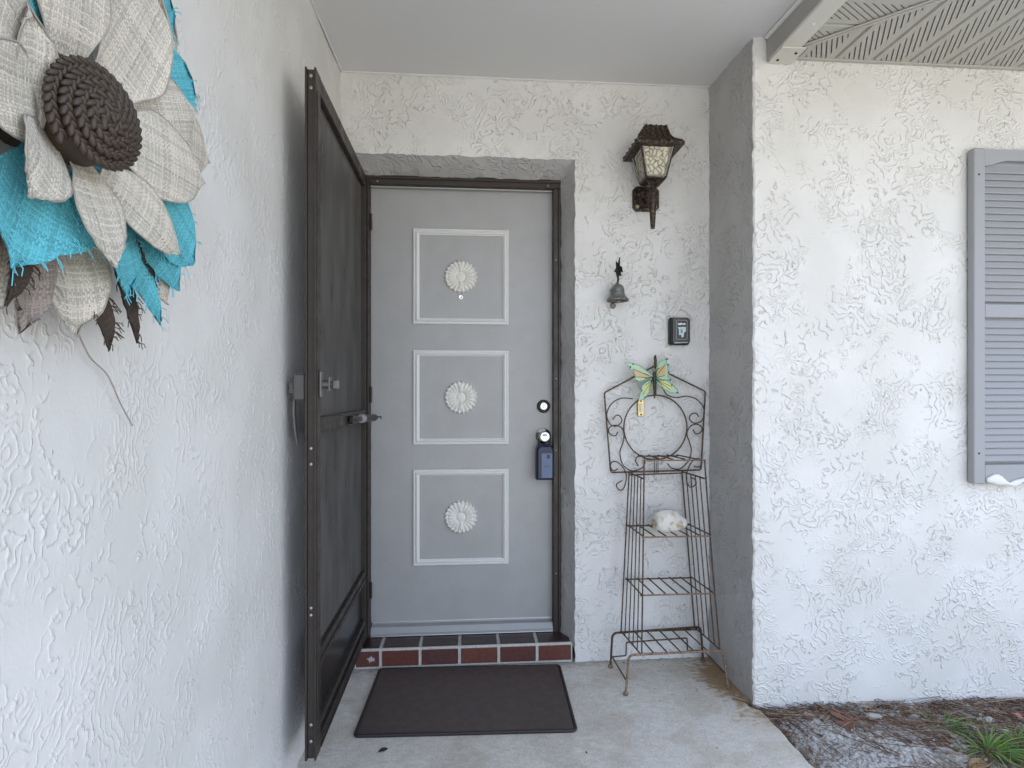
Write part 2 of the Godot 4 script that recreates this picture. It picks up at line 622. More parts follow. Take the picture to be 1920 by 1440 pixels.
# plaster face with its torn ridges as real relief: o + i*du + j*dv, raised along out; flat at its rims so that neighbours meet
func relief(b: MB, o: Vector3, U: Vector3, V: Vector3, out: Vector3, uvf: Callable, step: float, depth: float) -> void:
	var nu := int(ceilf(U.length() / step))
	var nv := int(ceilf(V.length() / step))
	var at := b.v.size()
	var lu := U.length()
	var lv := V.length()
	for j in nv + 1:
		var t := float(j) / nv
		for i in nu + 1:
			var s := float(i) / nu
			var p := o + U * s + V * t
			var uv: Vector2 = uvf.call(p)
			var rim := minf(minf(s, 1.0 - s) * lu, minf(t, 1.0 - t) * lv)
			var h := stucco_at(uv.x, uv.y) * depth * clampf(rim / 0.012, 0.0, 1.0)
			# rims keep the ragged edge that the neighbouring face has; the field is trowelled nearly flat
			var edge := clampf(1.0 - rim / 0.035, 0.0, 1.0)
			var wave := jn.get_noise_3d(p.x * 2.2, p.y * 2.2, p.z * 2.2) * 0.003
			b.v.append(p.lerp(jit(p), edge) + out * (h + wave * (1.0 - edge)))
			b.uv.append(uv)
			b.n.append(out)
	var row := nu + 1
	for j in nv + 1:
		for i in nu + 1:
			var k := at + j * row + i
			var dx := b.v[k + (1 if i < nu else 0)] - b.v[k - (1 if i > 0 else 0)]
			var dy := b.v[k + (row if j < nv else 0)] - b.v[k - (row if j > 0 else 0)]
			var g := dx.cross(dy).normalized()
			b.n[k] = g if g.dot(out) > 0.0 else -g
	var flip := U.cross(V).dot(out) > 0.0
	for j in nv:
		for i in nu:
			var k := at + j * row + i
			if flip:
				b.idx.append_array([k, k + row, k + 1, k + 1, k + row, k + row + 1])
			else:
				b.idx.append_array([k, k + 1, k + row, k + 1, k + row + 1, k + row])

const LX := -0.525    # left wall
const RX := 1.058     # return wall
const FZ := 0.39      # front wall of the room on the right
const OX0 := -0.474   # doorway in the wall face
const OX1 := 0.462
const OY := 2.160
const FX0 := -0.432   # doorway at the frame
const FL := -0.464
const FX1 := 0.418
const FY := 2.106
const DZ := -0.10

func ceil_y(z: float) -> float:
	return 2.497 - 0.05 * z

func build_house() -> void:
	house = thing("house", "white stuccoed house entry with grey door and recessed porch", "house")
	# --- walls
	var uvb := func(p: Vector3) -> Vector2: return Vector2((p.x + 0.6) / SM, 1.0 - p.y / SM)
	var b := MB.new()
	var Z1 := Vector3(0, 0, 1)
	var RD := 0.0056
	relief(b, Vector3(LX, 0, 0), Vector3(OX0 - LX, 0, 0), Vector3(0, 2.52, 0), Z1, uvb, 0.006, RD)
	relief(b, Vector3(OX0, OY, 0), Vector3(OX1 - OX0, 0, 0), Vector3(0, 2.52 - OY, 0), Z1, uvb, 0.0028, RD)
	relief(b, Vector3(OX1, 0, 0), Vector3(RX - OX1, 0, 0), Vector3(0, 2.52, 0), Z1, uvb, 0.0028, RD)
	obj("porch_wall", b, M.white, house)
	# grey painted plaster returns of the doorway
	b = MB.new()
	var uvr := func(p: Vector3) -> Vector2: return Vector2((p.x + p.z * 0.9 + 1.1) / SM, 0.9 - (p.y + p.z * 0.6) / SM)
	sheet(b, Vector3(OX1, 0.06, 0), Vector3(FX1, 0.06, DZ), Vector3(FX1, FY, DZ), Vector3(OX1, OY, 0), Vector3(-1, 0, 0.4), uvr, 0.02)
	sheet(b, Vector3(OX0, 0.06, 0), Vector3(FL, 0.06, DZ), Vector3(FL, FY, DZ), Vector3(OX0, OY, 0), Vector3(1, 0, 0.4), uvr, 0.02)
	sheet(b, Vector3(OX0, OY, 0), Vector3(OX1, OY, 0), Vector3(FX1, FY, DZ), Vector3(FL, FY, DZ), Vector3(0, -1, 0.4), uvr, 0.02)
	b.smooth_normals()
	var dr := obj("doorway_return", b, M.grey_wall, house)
	dr.set_meta("label", "rough grey painted plaster edge around the front door")
	# left wall
	b = MB.new()
	var uvl := func(p: Vector3) -> Vector2: return Vector2(0.985 - p.z * 1.33 / SM, 1.0 - p.y / SM)
	relief(b, Vector3(LX, 0, 0), Vector3(0, 0, 1.9), Vector3(0, 2.52, 0), Vector3(1, 0, 0), uvl, 0.0042, 0.0020)
	relief(b, Vector3(LX, 0, 1.9), Vector3(0, 0, 0.65), Vector3(0, 2.52, 0), Vector3(1, 0, 0), uvl, 0.02, 0.0034)
	obj("side_wall", b, M.white_smooth, house)
	b = MB.new()
	b.box(Vector3(-4.5, -0.1, 2.30), Vector3(LX - 0.02, 2.5, 2.55))
	b.box(Vector3(LX - 0.22, -0.1, -0.2), Vector3(LX - 0.02, 2.5, 2.29))
	obj("wall_core", b, M.caulk, house)
	# return wall (grey) and the front wall on the right
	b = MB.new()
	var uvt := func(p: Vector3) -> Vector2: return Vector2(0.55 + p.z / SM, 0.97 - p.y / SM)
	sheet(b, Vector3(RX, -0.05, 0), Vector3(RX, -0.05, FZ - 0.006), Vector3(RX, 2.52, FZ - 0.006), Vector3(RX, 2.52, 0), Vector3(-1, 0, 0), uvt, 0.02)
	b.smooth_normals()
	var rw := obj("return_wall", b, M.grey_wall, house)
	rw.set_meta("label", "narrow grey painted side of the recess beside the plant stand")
	b = MB.new()
	var uvf := func(p: Vector3) -> Vector2: return Vector2((p.x - 1.0) / SM, 1.0 - p.y / SM)
	relief(b, Vector3(RX + 0.006, -0.1, FZ), Vector3(1.24 - 0.006, 0, 0), Vector3(0, 2.6, 0), Z1, uvf, 0.0028, RD)
	relief(b, Vector3(RX + 1.24, -0.1, FZ), Vector3(3.4 - RX - 1.24, 0, 0), Vector3(0, 2.6, 0), Z1, uvf, 0.012, RD)
	relief(b, Vector3(RX, -0.1, FZ - 0.006), Vector3(0.006, 0, 0.006), Vector3(0, 2.6, 0), Vector3(-1, 0, 1).normalized(), uvf, 0.0036, 0.0)
	var fw := obj("front_wall", b, M.white, house)
	fw.set_meta("label", "white stucco wall beside the porch with the grey shutter on it")
	b = MB.new()
	b.box(Vector3(RX + 0.03, -0.1, -0.2), Vector3(3.4, 2.5, FZ - 0.03))
	b.box(Vector3(3.402, -0.1, 0.1), Vector3(6.5, 2.5, FZ))
	b.box(Vector3(-4.5, -0.1, -6.0), Vector3(6.5, 2.5, -5.8))
	b.box(Vector3(6.3, -0.1, -5.79), Vector3(6.5, 2.5, 0.09))
	b.box(Vector3(-4.5, -0.1, -5.79), Vector3(-4.3, 2.5, 2.29))
	b.box(Vector3(LX - 0.01, 2.17, -0.2), Vector3(RX + 0.02, 2.5, -0.02))
	b.box(Vector3(LX - 0.01, 0.0, -0.2), Vector3(OX0 - 0.03, 2.16, -0.02))
	b.box(Vector3(OX1 + 0.03, 0.0, -0.2), Vector3(RX + 0.02, 2.16, -0.02))
	obj("wall_core", b, M.caulk, house)
	# --- porch ceiling, slightly falling outward
	b = MB.new()
	var zs := 1.88
	b.quad(Vector3(LX, ceil_y(0), 0.0), Vector3(1.12, ceil_y(0), 0.0), Vector3(1.12, ceil_y(zs), zs), Vector3(LX, ceil_y(zs), zs), Vector3(0, -1, 0))
	b.quad(Vector3(LX, 2.53, 0.0), Vector3(1.12, 2.53, 0.0), Vector3(1.12, 2.5, zs), Vector3(LX, 2.5, zs), Vector3(0, 1, 0))
	obj("porch_ceiling", b, M.ceil, house)
	# paint line where the ceiling meets plaster
	b = MB.new()
	b.tube([Vector3(LX + 0.002, ceil_y(0) - 0.001, 0.004), Vector3(0.2, ceil_y(0) - 0.003, 0.005), Vector3(RX, ceil_y(0) - 0.001, 0.004)], 0.004, 6)
	b.tube([Vector3(LX + 0.004, ceil_y(0), 0.0), Vector3(LX + 0.004, ceil_y(1.0), 1.0), Vector3(LX + 0.004, ceil_y(1.86), 1.86)], 0.004, 6)
	obj("caulk_bead", b, M.ceil, house)
	# --- roof over all of it (out of view, it shades the porch)
	b = MB.new()
	b.box(Vector3(-5.0, 2.56, -6.5), Vector3(LX, 2.72, 3.0))
	b.box(Vector3(LX + 0.002, 2.56, -6.5), Vector3(1.98, 2.72, 1.9))
	b.box(Vector3(1.982, 2.56, -6.5), Vector3(7.0, 2.72, 1.22))
	for s in [[-5.0, LX, 3.0], [LX, 1.98, 1.9], [1.98, 7.0, 1.22]]:
		var r0 := Vector3(s[0], 2.722, s[2])
		var r1 := Vector3(s[1], 2.722, s[2])
		var k0 := Vector3(s[0], 4.1, -2.6)
		var k1 := Vector3(s[1], 4.1, -2.6)
		b.quad(r0, r1, k1, k0, Vector3(0, 1, 0.5))
		b.quad(Vector3(s[0], 2.722, -6.5), Vector3(s[1], 2.722, -6.5), k1, k0, Vector3(0, 1, -0.5))
		b.tri(r0, k0, Vector3(s[0], 2.722, -6.5), Vector3(-1, 0, 0))
		b.tri(r1, k1, Vector3(s[1], 2.722, -6.5), Vector3(1, 0, 0))
	obj("roof", b, M.roof, house)
	b = MB.new()
	b.box(Vector3(1.982, 2.38, 1.2), Vector3(7.0, 2.555, 1.22), 0.003)
	b.box(Vector3(1.962, 2.38, 1.222), Vector3(1.98, 2.555, 1.9), 0.003)
	b.box(Vector3(LX + 0.002, 2.38, 1.88), Vector3(1.96, 2.555, 1.9), 0.003)
	b.box(Vector3(-5.0, 2.36, 2.98), Vector3(LX, 2.555, 3.0), 0.003)
	obj("fascia", b, M.beam_face, house)
	build_beam()
	build_soffit()
	build_step()
	build_doorway()
	build_front_door()
	build_screen_door()
	build_shutter()

func build_beam() -> void:
	# porch edge beam, boxed, meeting the wall at a bracket
	var b := MB.new()
	b.box(Vector3(1.108, 2.384, FZ + 0.012), Vector3(1.186, 2.555, 1.878), 0.004)
	var o := obj("porch_beam", b, M.beam_face, house)
	b = MB.new()
	b.box(Vector3(1.104, 2.388, FZ + 0.012), Vector3(1.1075, 2.5, 1.878))
	obj("side_board", b, M.beam, o)
	b = MB.new()
	b.tube([Vector3(1.100, 2.468, FZ + 0.02), Vector3(1.100, 2.403, 1.86)], 0.009, 8)
	obj("trim_bead", b, M.ceil, o)
	b = MB.new()
	b.box(Vector3(1.110, 2.379, FZ + 0.004), Vector3(1.20, 2.3838, FZ + 0.105), 0.001)
	b.box(Vector3(1.187, 2.379, FZ + 0.004), Vector3(1.20, 2.45, FZ + 0.009), 0.001)
	var k := obj("bracket", b, M.beam_face, o)
	b = MB.new()
	for p in [Vector2(1.135, 0.03), Vector2(1.178, 0.075)]:
		b = MB.new()
		b.lathe([Vector2(0.0, -0.004), Vector2(0.004, -0.003), Vector2(0.0055, 0.0)], 10, Transform3D(Basis(), Vector3(p.x, 2.3785, FZ + p.y)))
		obj("screw", b, M.dark_metal, o)
	for z in [0.62, 0.95, 1.3]:
		b = MB.new()
		b.lathe([Vector2(0.0, -0.003), Vector2(0.005, -0.002), Vector2(0.006, 0.0)], 10, Transform3D(Basis(), Vector3(1.147, 2.3835, z)))
		obj("nail_head", b, M.caulk, o)

func build_soffit() -> void:
	var y := 2.40
	var b := MB.new()
	b.box(Vector3(1.19, y + 0.022, FZ), Vector3(1.958, y + 0.06, 1.87))
	b.box(Vector3(1.96, y + 0.022, FZ), Vector3(5.0, y + 0.06, 1.195))
	var so := obj("soffit", b, M.felt, house)
	so.set_meta("label", "beige vented metal soffit under the eave beside the porch")
	# pans running out from the front wall, cut along the mitre from the inner corner
	var wd := 0.146
	for k in 12:
		var x0 := 1.215 + k * wd
		var fx := func(u: float, w: float, h: float) -> Vector3: return Vector3(x0 + u, y + h, w)
		var cl := func(u: float, w: float) -> float: return w
		var far := func(u: float) -> float: return FZ + (x0 + u - 1.11)
		# outer end of each pan lies on the mitre until the fascia
		var end := minf(FZ + (x0 + wd - 1.11), 1.19)
		soffit_pan_cut(wd, FZ + 0.012, end, fx, far, so)
	for k in 9:
		var z0 := FZ + 0.06 + k * wd
		var fz := func(u: float, w: float, h: float) -> Vector3: return Vector3(w, y + h, z0 + u)
		var far2 := func(u: float) -> float: return 1.11 + (z0 + u - FZ)
		var end2 := minf(1.11 + (z0 + wd - FZ), 1.95)
		soffit_pan_cut(wd, 1.19, end2, fz, far2, so)
	b = MB.new()
	b.box(Vector3(1.20, y - 0.004, FZ + 0.004), Vector3(4.9, y + 0.018, FZ + 0.018), 0.001)
	obj("wall_channel", b, M.soffit, so)
	b = MB.new()
	var dir := Vector3(0.84, 0, 0.80)
	var ln := dir.length()
	var xf := Transform3D(Basis(dir.normalized(), Vector3.UP, dir.normalized().cross(Vector3.UP)), Vector3(1.115, y - 0.007, FZ + 0.01))
	b.box(Vector3(0, 0, -0.014), Vector3(ln, 0.004, 0.014), 0.001, xf)
	b.box(Vector3(0, -0.004, -0.004), Vector3(ln, -0.0002, 0.004), 0.001, xf)
	obj("mitre_strip", b, M.soffit, so)

# pans that start at w0 and end on the slanted mitre (far(u)) or at lim
func soffit_pan_cut(wd: float, w0: float, lim: float, fx: Callable, far: Callable, parent: Node) -> void:
	var b := MB.new()
	var dn := Vector3(0, -1, 0)
	var e := func(u: float) -> float: return clampf(minf(far.call(u), lim), w0, lim)
	var strip := func(ua: float, ub: float, ha: float, hb: float) -> void:
		b.quad(fx.call(ua, w0, ha), fx.call(ub, w0, hb), fx.call(ub, e.call(ub), hb), fx.call(ua, e.call(ua), ha), dn)
	strip.call(0.0, 0.004, 0.013, 0.013)
	strip.call(0.004, 0.009, 0.013, 0.0)
	strip.call(0.009, 0.030, 0.0, 0.0)
	strip.call(wd - 0.034, wd - 0.006, 0.0, 0.0)
	strip.call(wd - 0.006, wd, 0.0, 0.013)
	var u0 := 0.030
	var u1 := wd - 0.034
	var band := PackedVector2Array([Vector2(u0, w0), Vector2(u1, w0), Vector2(u1, e.call(u1)), Vector2(u0, e.call(u0))])
	var pitch := 0.031
	var slant := -0.135
	var w := w0 - 0.04
	while w < lim + 0.16:
		var bar := PackedVector2Array([Vector2(u0, w), Vector2(u1, w + slant), Vector2(u1, w + slant + pitch * 0.75), Vector2(u0, w + pitch * 0.75)])
		for c in Geometry2D.intersect_polygons(bar, band):
			var t := Geometry2D.triangulate_polygon(c)
			for k in range(0, t.size(), 3):
				var pa := c[t[k]]
				var pb := c[t[k + 1]]
				var pc := c[t[k + 2]]
				b.tri(fx.call(pa.x, pa.y, 0.0), fx.call(pb.x, pb.y, 0.0), fx.call(pc.x, pc.y, 0.0), dn)
			for k in c.size():
				var pa := c[k]
				var pb := c[(k + 1) % c.size()]
				b.quad(fx.call(pa.x, pa.y, 0.0), fx.call(pb.x, pb.y, 0.0), fx.call(pb.x, pb.y, 0.004), fx.call(pa.x, pa.y, 0.004), Vector3(1, 0, -1))
		w += pitch
	if b.v.size() > 0:
		obj("soffit_panel", b, M.soffit, parent)

func build_step() -> void:
	# tiled sill: light mortar bed with quarry tiles on the top and the front
	var b := MB.new()
	b.box(Vector3(OX0 + 0.002, 0.001, -0.12), Vector3(OX1 - 0.012, 0.086, 0.006), 0.004)
	var st := obj("step", b, M.grout, house)
	st.set_meta("label", "doorstep of dark red quarry tiles with pale grout")
	var edges := [-0.468, -0.361, -0.197, -0.032, 0.134, 0.298, 0.450]
	for k in 6:
		var x0: float = edges[k] + 0.006
		var x1: float = edges[k + 1] - 0.006
		b = MB.new()
		var xf := Transform3D(Basis(Vector3(0, 0, 1), rng.randf_range(-0.006, 0.006)), Vector3.ZERO)
		b.box(Vector3(x0, 0.0135, 0.000), Vector3(x1, 0.0775, 0.0095), 0.002)
		obj("tile", b, M.tiles[(k * 3 + 1) % 4], st)
		b = MB.new()
		b.box(Vector3(x0 + 0.001, 0.080, -0.112), Vector3(x1 - 0.001, 0.0895, -0.004), 0.002)
		obj("tile", b, M.tile_top, st)
	b = MB.new()
	var sp := PackedVector2Array()
	for k in 22:
		var a := TAU * k / 22
		var r := 0.011 * (1.0 + 0.30 * sin(k * 2.6) * cos(k * 1.3)) * (1.25 if k % 5 == 0 else 0.9)
		sp.append(Vector2(cos(a) * r * 1.2, sin(a) * r))
	b.plate(sp, 0.0008, Transform3D(Basis(), Vector3(-0.400, 0.046, 0.0096)))
	obj("paint_splat", b, pm(lin(0.42, 0.41, 0.42), 0.8), st)

func build_doorway() -> void:
	# aluminium screen-door frame in the plaster opening
	var b := MB.new()
	b.box(Vector3(FX1 - 0.034, 0.088, DZ - 0.03), Vector3(FX1 + 0.03, FY - 0.037, DZ - 0.002), 0.002)
	b.box(Vector3(FX1 - 0.012, 0.088, DZ - 0.0015), Vector3(FX1 - 0.003, FY - 0.037, DZ + 0.008), 0.002)
	b.box(Vector3(FX0 - 0.05, 0.088, DZ - 0.03), Vector3(FX0 + 0.010, FY - 0.037, DZ - 0.002), 0.002)
	b.box(Vector3(FX0 - 0.05, FY - 0.036, DZ - 0.03), Vector3(FX1 + 0.03, FY + 0.03, DZ - 0.002), 0.002)
	b.box(Vector3(FX0 + 0.001, FY - 0.014, DZ - 0.0015), Vector3(FX1 - 0.002, FY - 0.003, DZ + 0.006), 0.002)
	var fr := obj("screen_frame", b, M.bronze, house)
	b = MB.new()
	for p in [Vector3(FX1 - 0.022, 1.75, DZ), Vector3(FX1 - 0.022, 1.22, DZ), Vector3(FX1 - 0.022, 0.9, DZ), Vector3(FX1 - 0.022, 0.35, DZ), Vector3(-0.39, FY - 0.025, DZ), Vector3(0.36, FY - 0.025, DZ)]:
		b = MB.new()
		b.ellipsoid(Transform3D(Basis.from_scale(Vector3(0.004, 0.004, 0.002)), p), 8, 4)
		obj("screw", b, M.rivet, fr)
	# door stop behind it, dark
	b = MB.new()
	b.box(Vector3(FX1 - 0.034, 0.088, -0.142), Vector3(FX1 + 0.03, 2.07, -0.131), 0.001)
	b.box(Vector3(FX0 - 0.03, 2.0702, -0.142), Vector3(FX1 + 0.03, FY, -0.131), 0.001)
	b.box(Vector3(FX0 - 0.03, 0.088, -0.142), Vector3(FX0 + 0.004, 2.07, -0.131), 0.001)
	obj("door_frame", b, M.bronze, house)
	# weather strip at the head
	b = MB.new()
	b.tube([Vector3(FX0 + 0.004, 2.067, -0.128), Vector3(0.0, 2.0665, -0.127), Vector3(FX1 - 0.036, 2.0665, -0.128)], 0.005, 8)
	obj("weather_strip", b, M.alu_worn, house)
	# threshold: worn aluminium ramp with bright nosings
	b = MB.new()
	var pr := [Vector2(-0.165, 0.089), Vector2(-0.165, 0.136), Vector2(-0.150, 0.136), Vector2(-0.146, 0.130), Vector2(-0.122, 0.125), Vector2(-0.106, 0.104), Vector2(-0.106, 0.094), Vector2(-0.1035, 0.094), Vector2(-0.1035, 0.089)]
	for i in pr.size() - 1:
		var p: Vector2 = pr[i]
		var q: Vector2 = pr[i + 1]
		b.quad(Vector3(FX0 + 0.011, p.y, p.x), Vector3(FX1 - 0.035, p.y, p.x), Vector3(FX1 - 0.035, q.y, q.x), Vector3(FX0 + 0.011, q.y, q.x), Vector3(0, 1, 0.6))
	var th := obj("threshold", b, M.alu_worn, house)
	b = MB.new()
	b.tube([Vector3(FX0 + 0.012, 0.1375, -0.148), Vector3(FX1 - 0.036, 0.1375, -0.148)], 0.0035, 8)
	b.tube([Vector3(FX0 + 0.012, 0.0935, -0.102), Vector3(FX1 - 0.036, 0.0935, -0.102)], 0.003, 8)
	obj("nosing", b, M.alu, th)

func frame_mould(b: MB, x0: float, x1: float, y0: float, y1: float, z: float) -> void:
	var prof := [Vector2(0, 0), Vector2(0, 0.007), Vector2(0.003, 0.010), Vector2(0.007, 0.010), Vector2(0.009, 0.006), Vector2(0.011, 0.006), Vector2(0.013, 0.012), Vector2(0.017, 0.014), Vector2(0.021, 0.012), Vector2(0.023, 0.0065), Vector2(0.0265, 0.0055), Vector2(0.028, 0.0)]
	for i in prof.size() - 1:
		var p: Vector2 = prof[i]
		var q: Vector2 = prof[i + 1]
		var c := func(t: float, k: int) -> Vector2:
			return [Vector2(x0 + t, y0 + t), Vector2(x1 - t, y0 + t), Vector2(x1 - t, y1 - t), Vector2(x0 + t, y1 - t)][k]
		for k in 4:
			var a: Vector2 = c.call(p.x, k)
			var a2: Vector2 = c.call(p.x, (k + 1) % 4)
			var d: Vector2 = c.call(q.x, k)
			var d2: Vector2 = c.call(q.x, (k + 1) % 4)
			var mid := Vector2((x0 + x1) / 2, (y0 + y1) / 2)
			var inw := (mid - (a + a2) / 2).normalized()
			var sl := Vector2(-(q.y - p.y), q.x - p.x).normalized()
			b.quad(Vector3(a.x, a.y, z + p.y), Vector3(a2.x, a2.y, z + p.y), Vector3(d2.x, d2.y, z + q.y), Vector3(d.x, d.y, z + q.y), Vector3(inw.x * sl.x, inw.y * sl.x, sl.y))

func build_front_door() -> void:
	var z := -0.145
	var b := MB.new()
	b.box(Vector3(FX0 - 0.025, 0.139, z - 0.04), Vector3(FX1 + 0.02, 2.073, z), 0.002)
	var d := obj("front_door", b, M.door, house)
	d.set_meta("label", "grey metal front door with three white moulded square panels")
	var ys := [[1.464, 1.890], [0.926, 1.348], [0.387, 0.815]]
	for k in 3:
		b = MB.new()
		frame_mould(b, -0.240, 0.186, ys[k][0], ys[k][1], z)
		obj("moulding", b, M.mould, d)
		b = MB.new()
		rosette(b)
		var r := obj("rosette", b, M.rosette, d)
		r.position = Vector3(-0.029, (ys[k][0] + ys[k][1]) / 2.0, z)
		r.rotation.z = k * 0.02
	# peephole
	b = MB.new()
	var fwd := Basis(Vector3.RIGHT, PI / 2)   # lathe axis towards the viewer
	b.lathe([Vector2(0.011, 0.0), Vector2(0.011, 0.004), Vector2(0.009, 0.006), Vector2(0.006, 0.005), Vector2(0.0, 0.004)], 16, Transform3D(fwd, Vector3(-0.029, 1.586, z)))
	obj("peephole", b, M.chrome, d)
	# deadbolt
	b = MB.new()
	b.lathe([Vector2(0.030, 0.0), Vector2(0.030, 0.008), Vector2(0.027, 0.013), Vector2(0.021, 0.015), Vector2(0.0205, 0.012)], 32, Transform3D(fwd, Vector3(0.345, 1.096, z)))
	var db := obj("deadbolt", b, M.dark_metal, d)
	b = MB.new()
	b.lathe([Vector2(0.0205, 0.0), Vector2(0.0205, 0.0145), Vector2(0.010, 0.0165), Vector2(0.0085, 0.0155), Vector2(0.0, 0.0155)], 28, Transform3D(fwd, Vector3(0.345, 1.096, z)))
	obj("lock_face", b, M.chrome, d)
	b = MB.new()
	b.box(Vector3(0.3435, 1.088, z + 0.0145), Vector3(0.3465, 1.0985, z + 0.0162), 0.0005)
	obj("keyhole", b, M.void, d)
	# knob with its round plate
	b = MB.new()
	b.lathe([Vector2(0.036, 0.0), Vector2(0.036, 0.004), Vector2(0.033, 0.007), Vector2(0.016, 0.010), Vector2(0.013, 0.014), Vector2(0.013, 0.030), Vector2(0.020, 0.036), Vector2(0.0262, 0.046), Vector2(0.0262, 0.056), Vector2(0.022, 0.062), Vector2(0.013, 0.0635), Vector2(0.011, 0.062), Vector2(0.0, 0.062)], 32, Transform3D(fwd, Vector3(0.343, 0.962, z)))
	obj("door_knob", b, M.chrome, d)
	b = MB.new()
	b.box(Vector3(0.3418, 0.955, z + 0.0605), Vector3(0.3442, 0.966, z + 0.0628), 0.0005)
	obj("keyhole", b, M.void, d)

func rosette(b: MB) -> void:
	# moulded acanthus disc
	var R := 0.072
	var nr := 26
	var na := 176
	var rows := []
	for j in nr + 1:
		var t := float(j) / nr
		var row := []
		for i in na + 1:
			var a := TAU * i / na
			var lobe := 1.0 + 0.05 * cos(a * 22.0) * smoothstep(0.8, 1.0, t)
			var rib := pow(absf(cos(a * 11.0)), 0.7)
			var h := 0.004 + 0.007 * sin(clampf(t * 1.15, 0.0, 1.0) * PI * 0.8) + 0.006 * rib * smoothstep(0.3, 0.85, t)
			h += 0.0018 * cos(a * 44.0) * smoothstep(0.25, 0.5, t)
			h -= 0.005 * exp(-pow((t - 0.30) / 0.05, 2.0)) + 0.003 * exp(-pow((t - 0.80) / 0.035, 2.0))
			h += 0.007 * exp(-pow(t / 0.17, 2.0))
			h += 0.006 * exp(-pow(cos(a) * t / 0.07, 2.0)) * smoothstep(0.2, 0.35, t) * (1.0 - smoothstep(0.7, 0.92, t))
			if j == nr:
				h = 0.0
			elif j == nr - 1:
				h *= 0.8
			row.append(b.vert(Vector3(cos(a) * R * t * lobe, sin(a) * R * t * lobe, h), Vector3(0, 0, 1)))
		rows.append(row)
	for j in nr:
		for i in na:
			b.quad_i(rows[j][i], rows[j][i + 1], rows[j + 1][i + 1], rows[j + 1][i])
	b.smooth_normals()

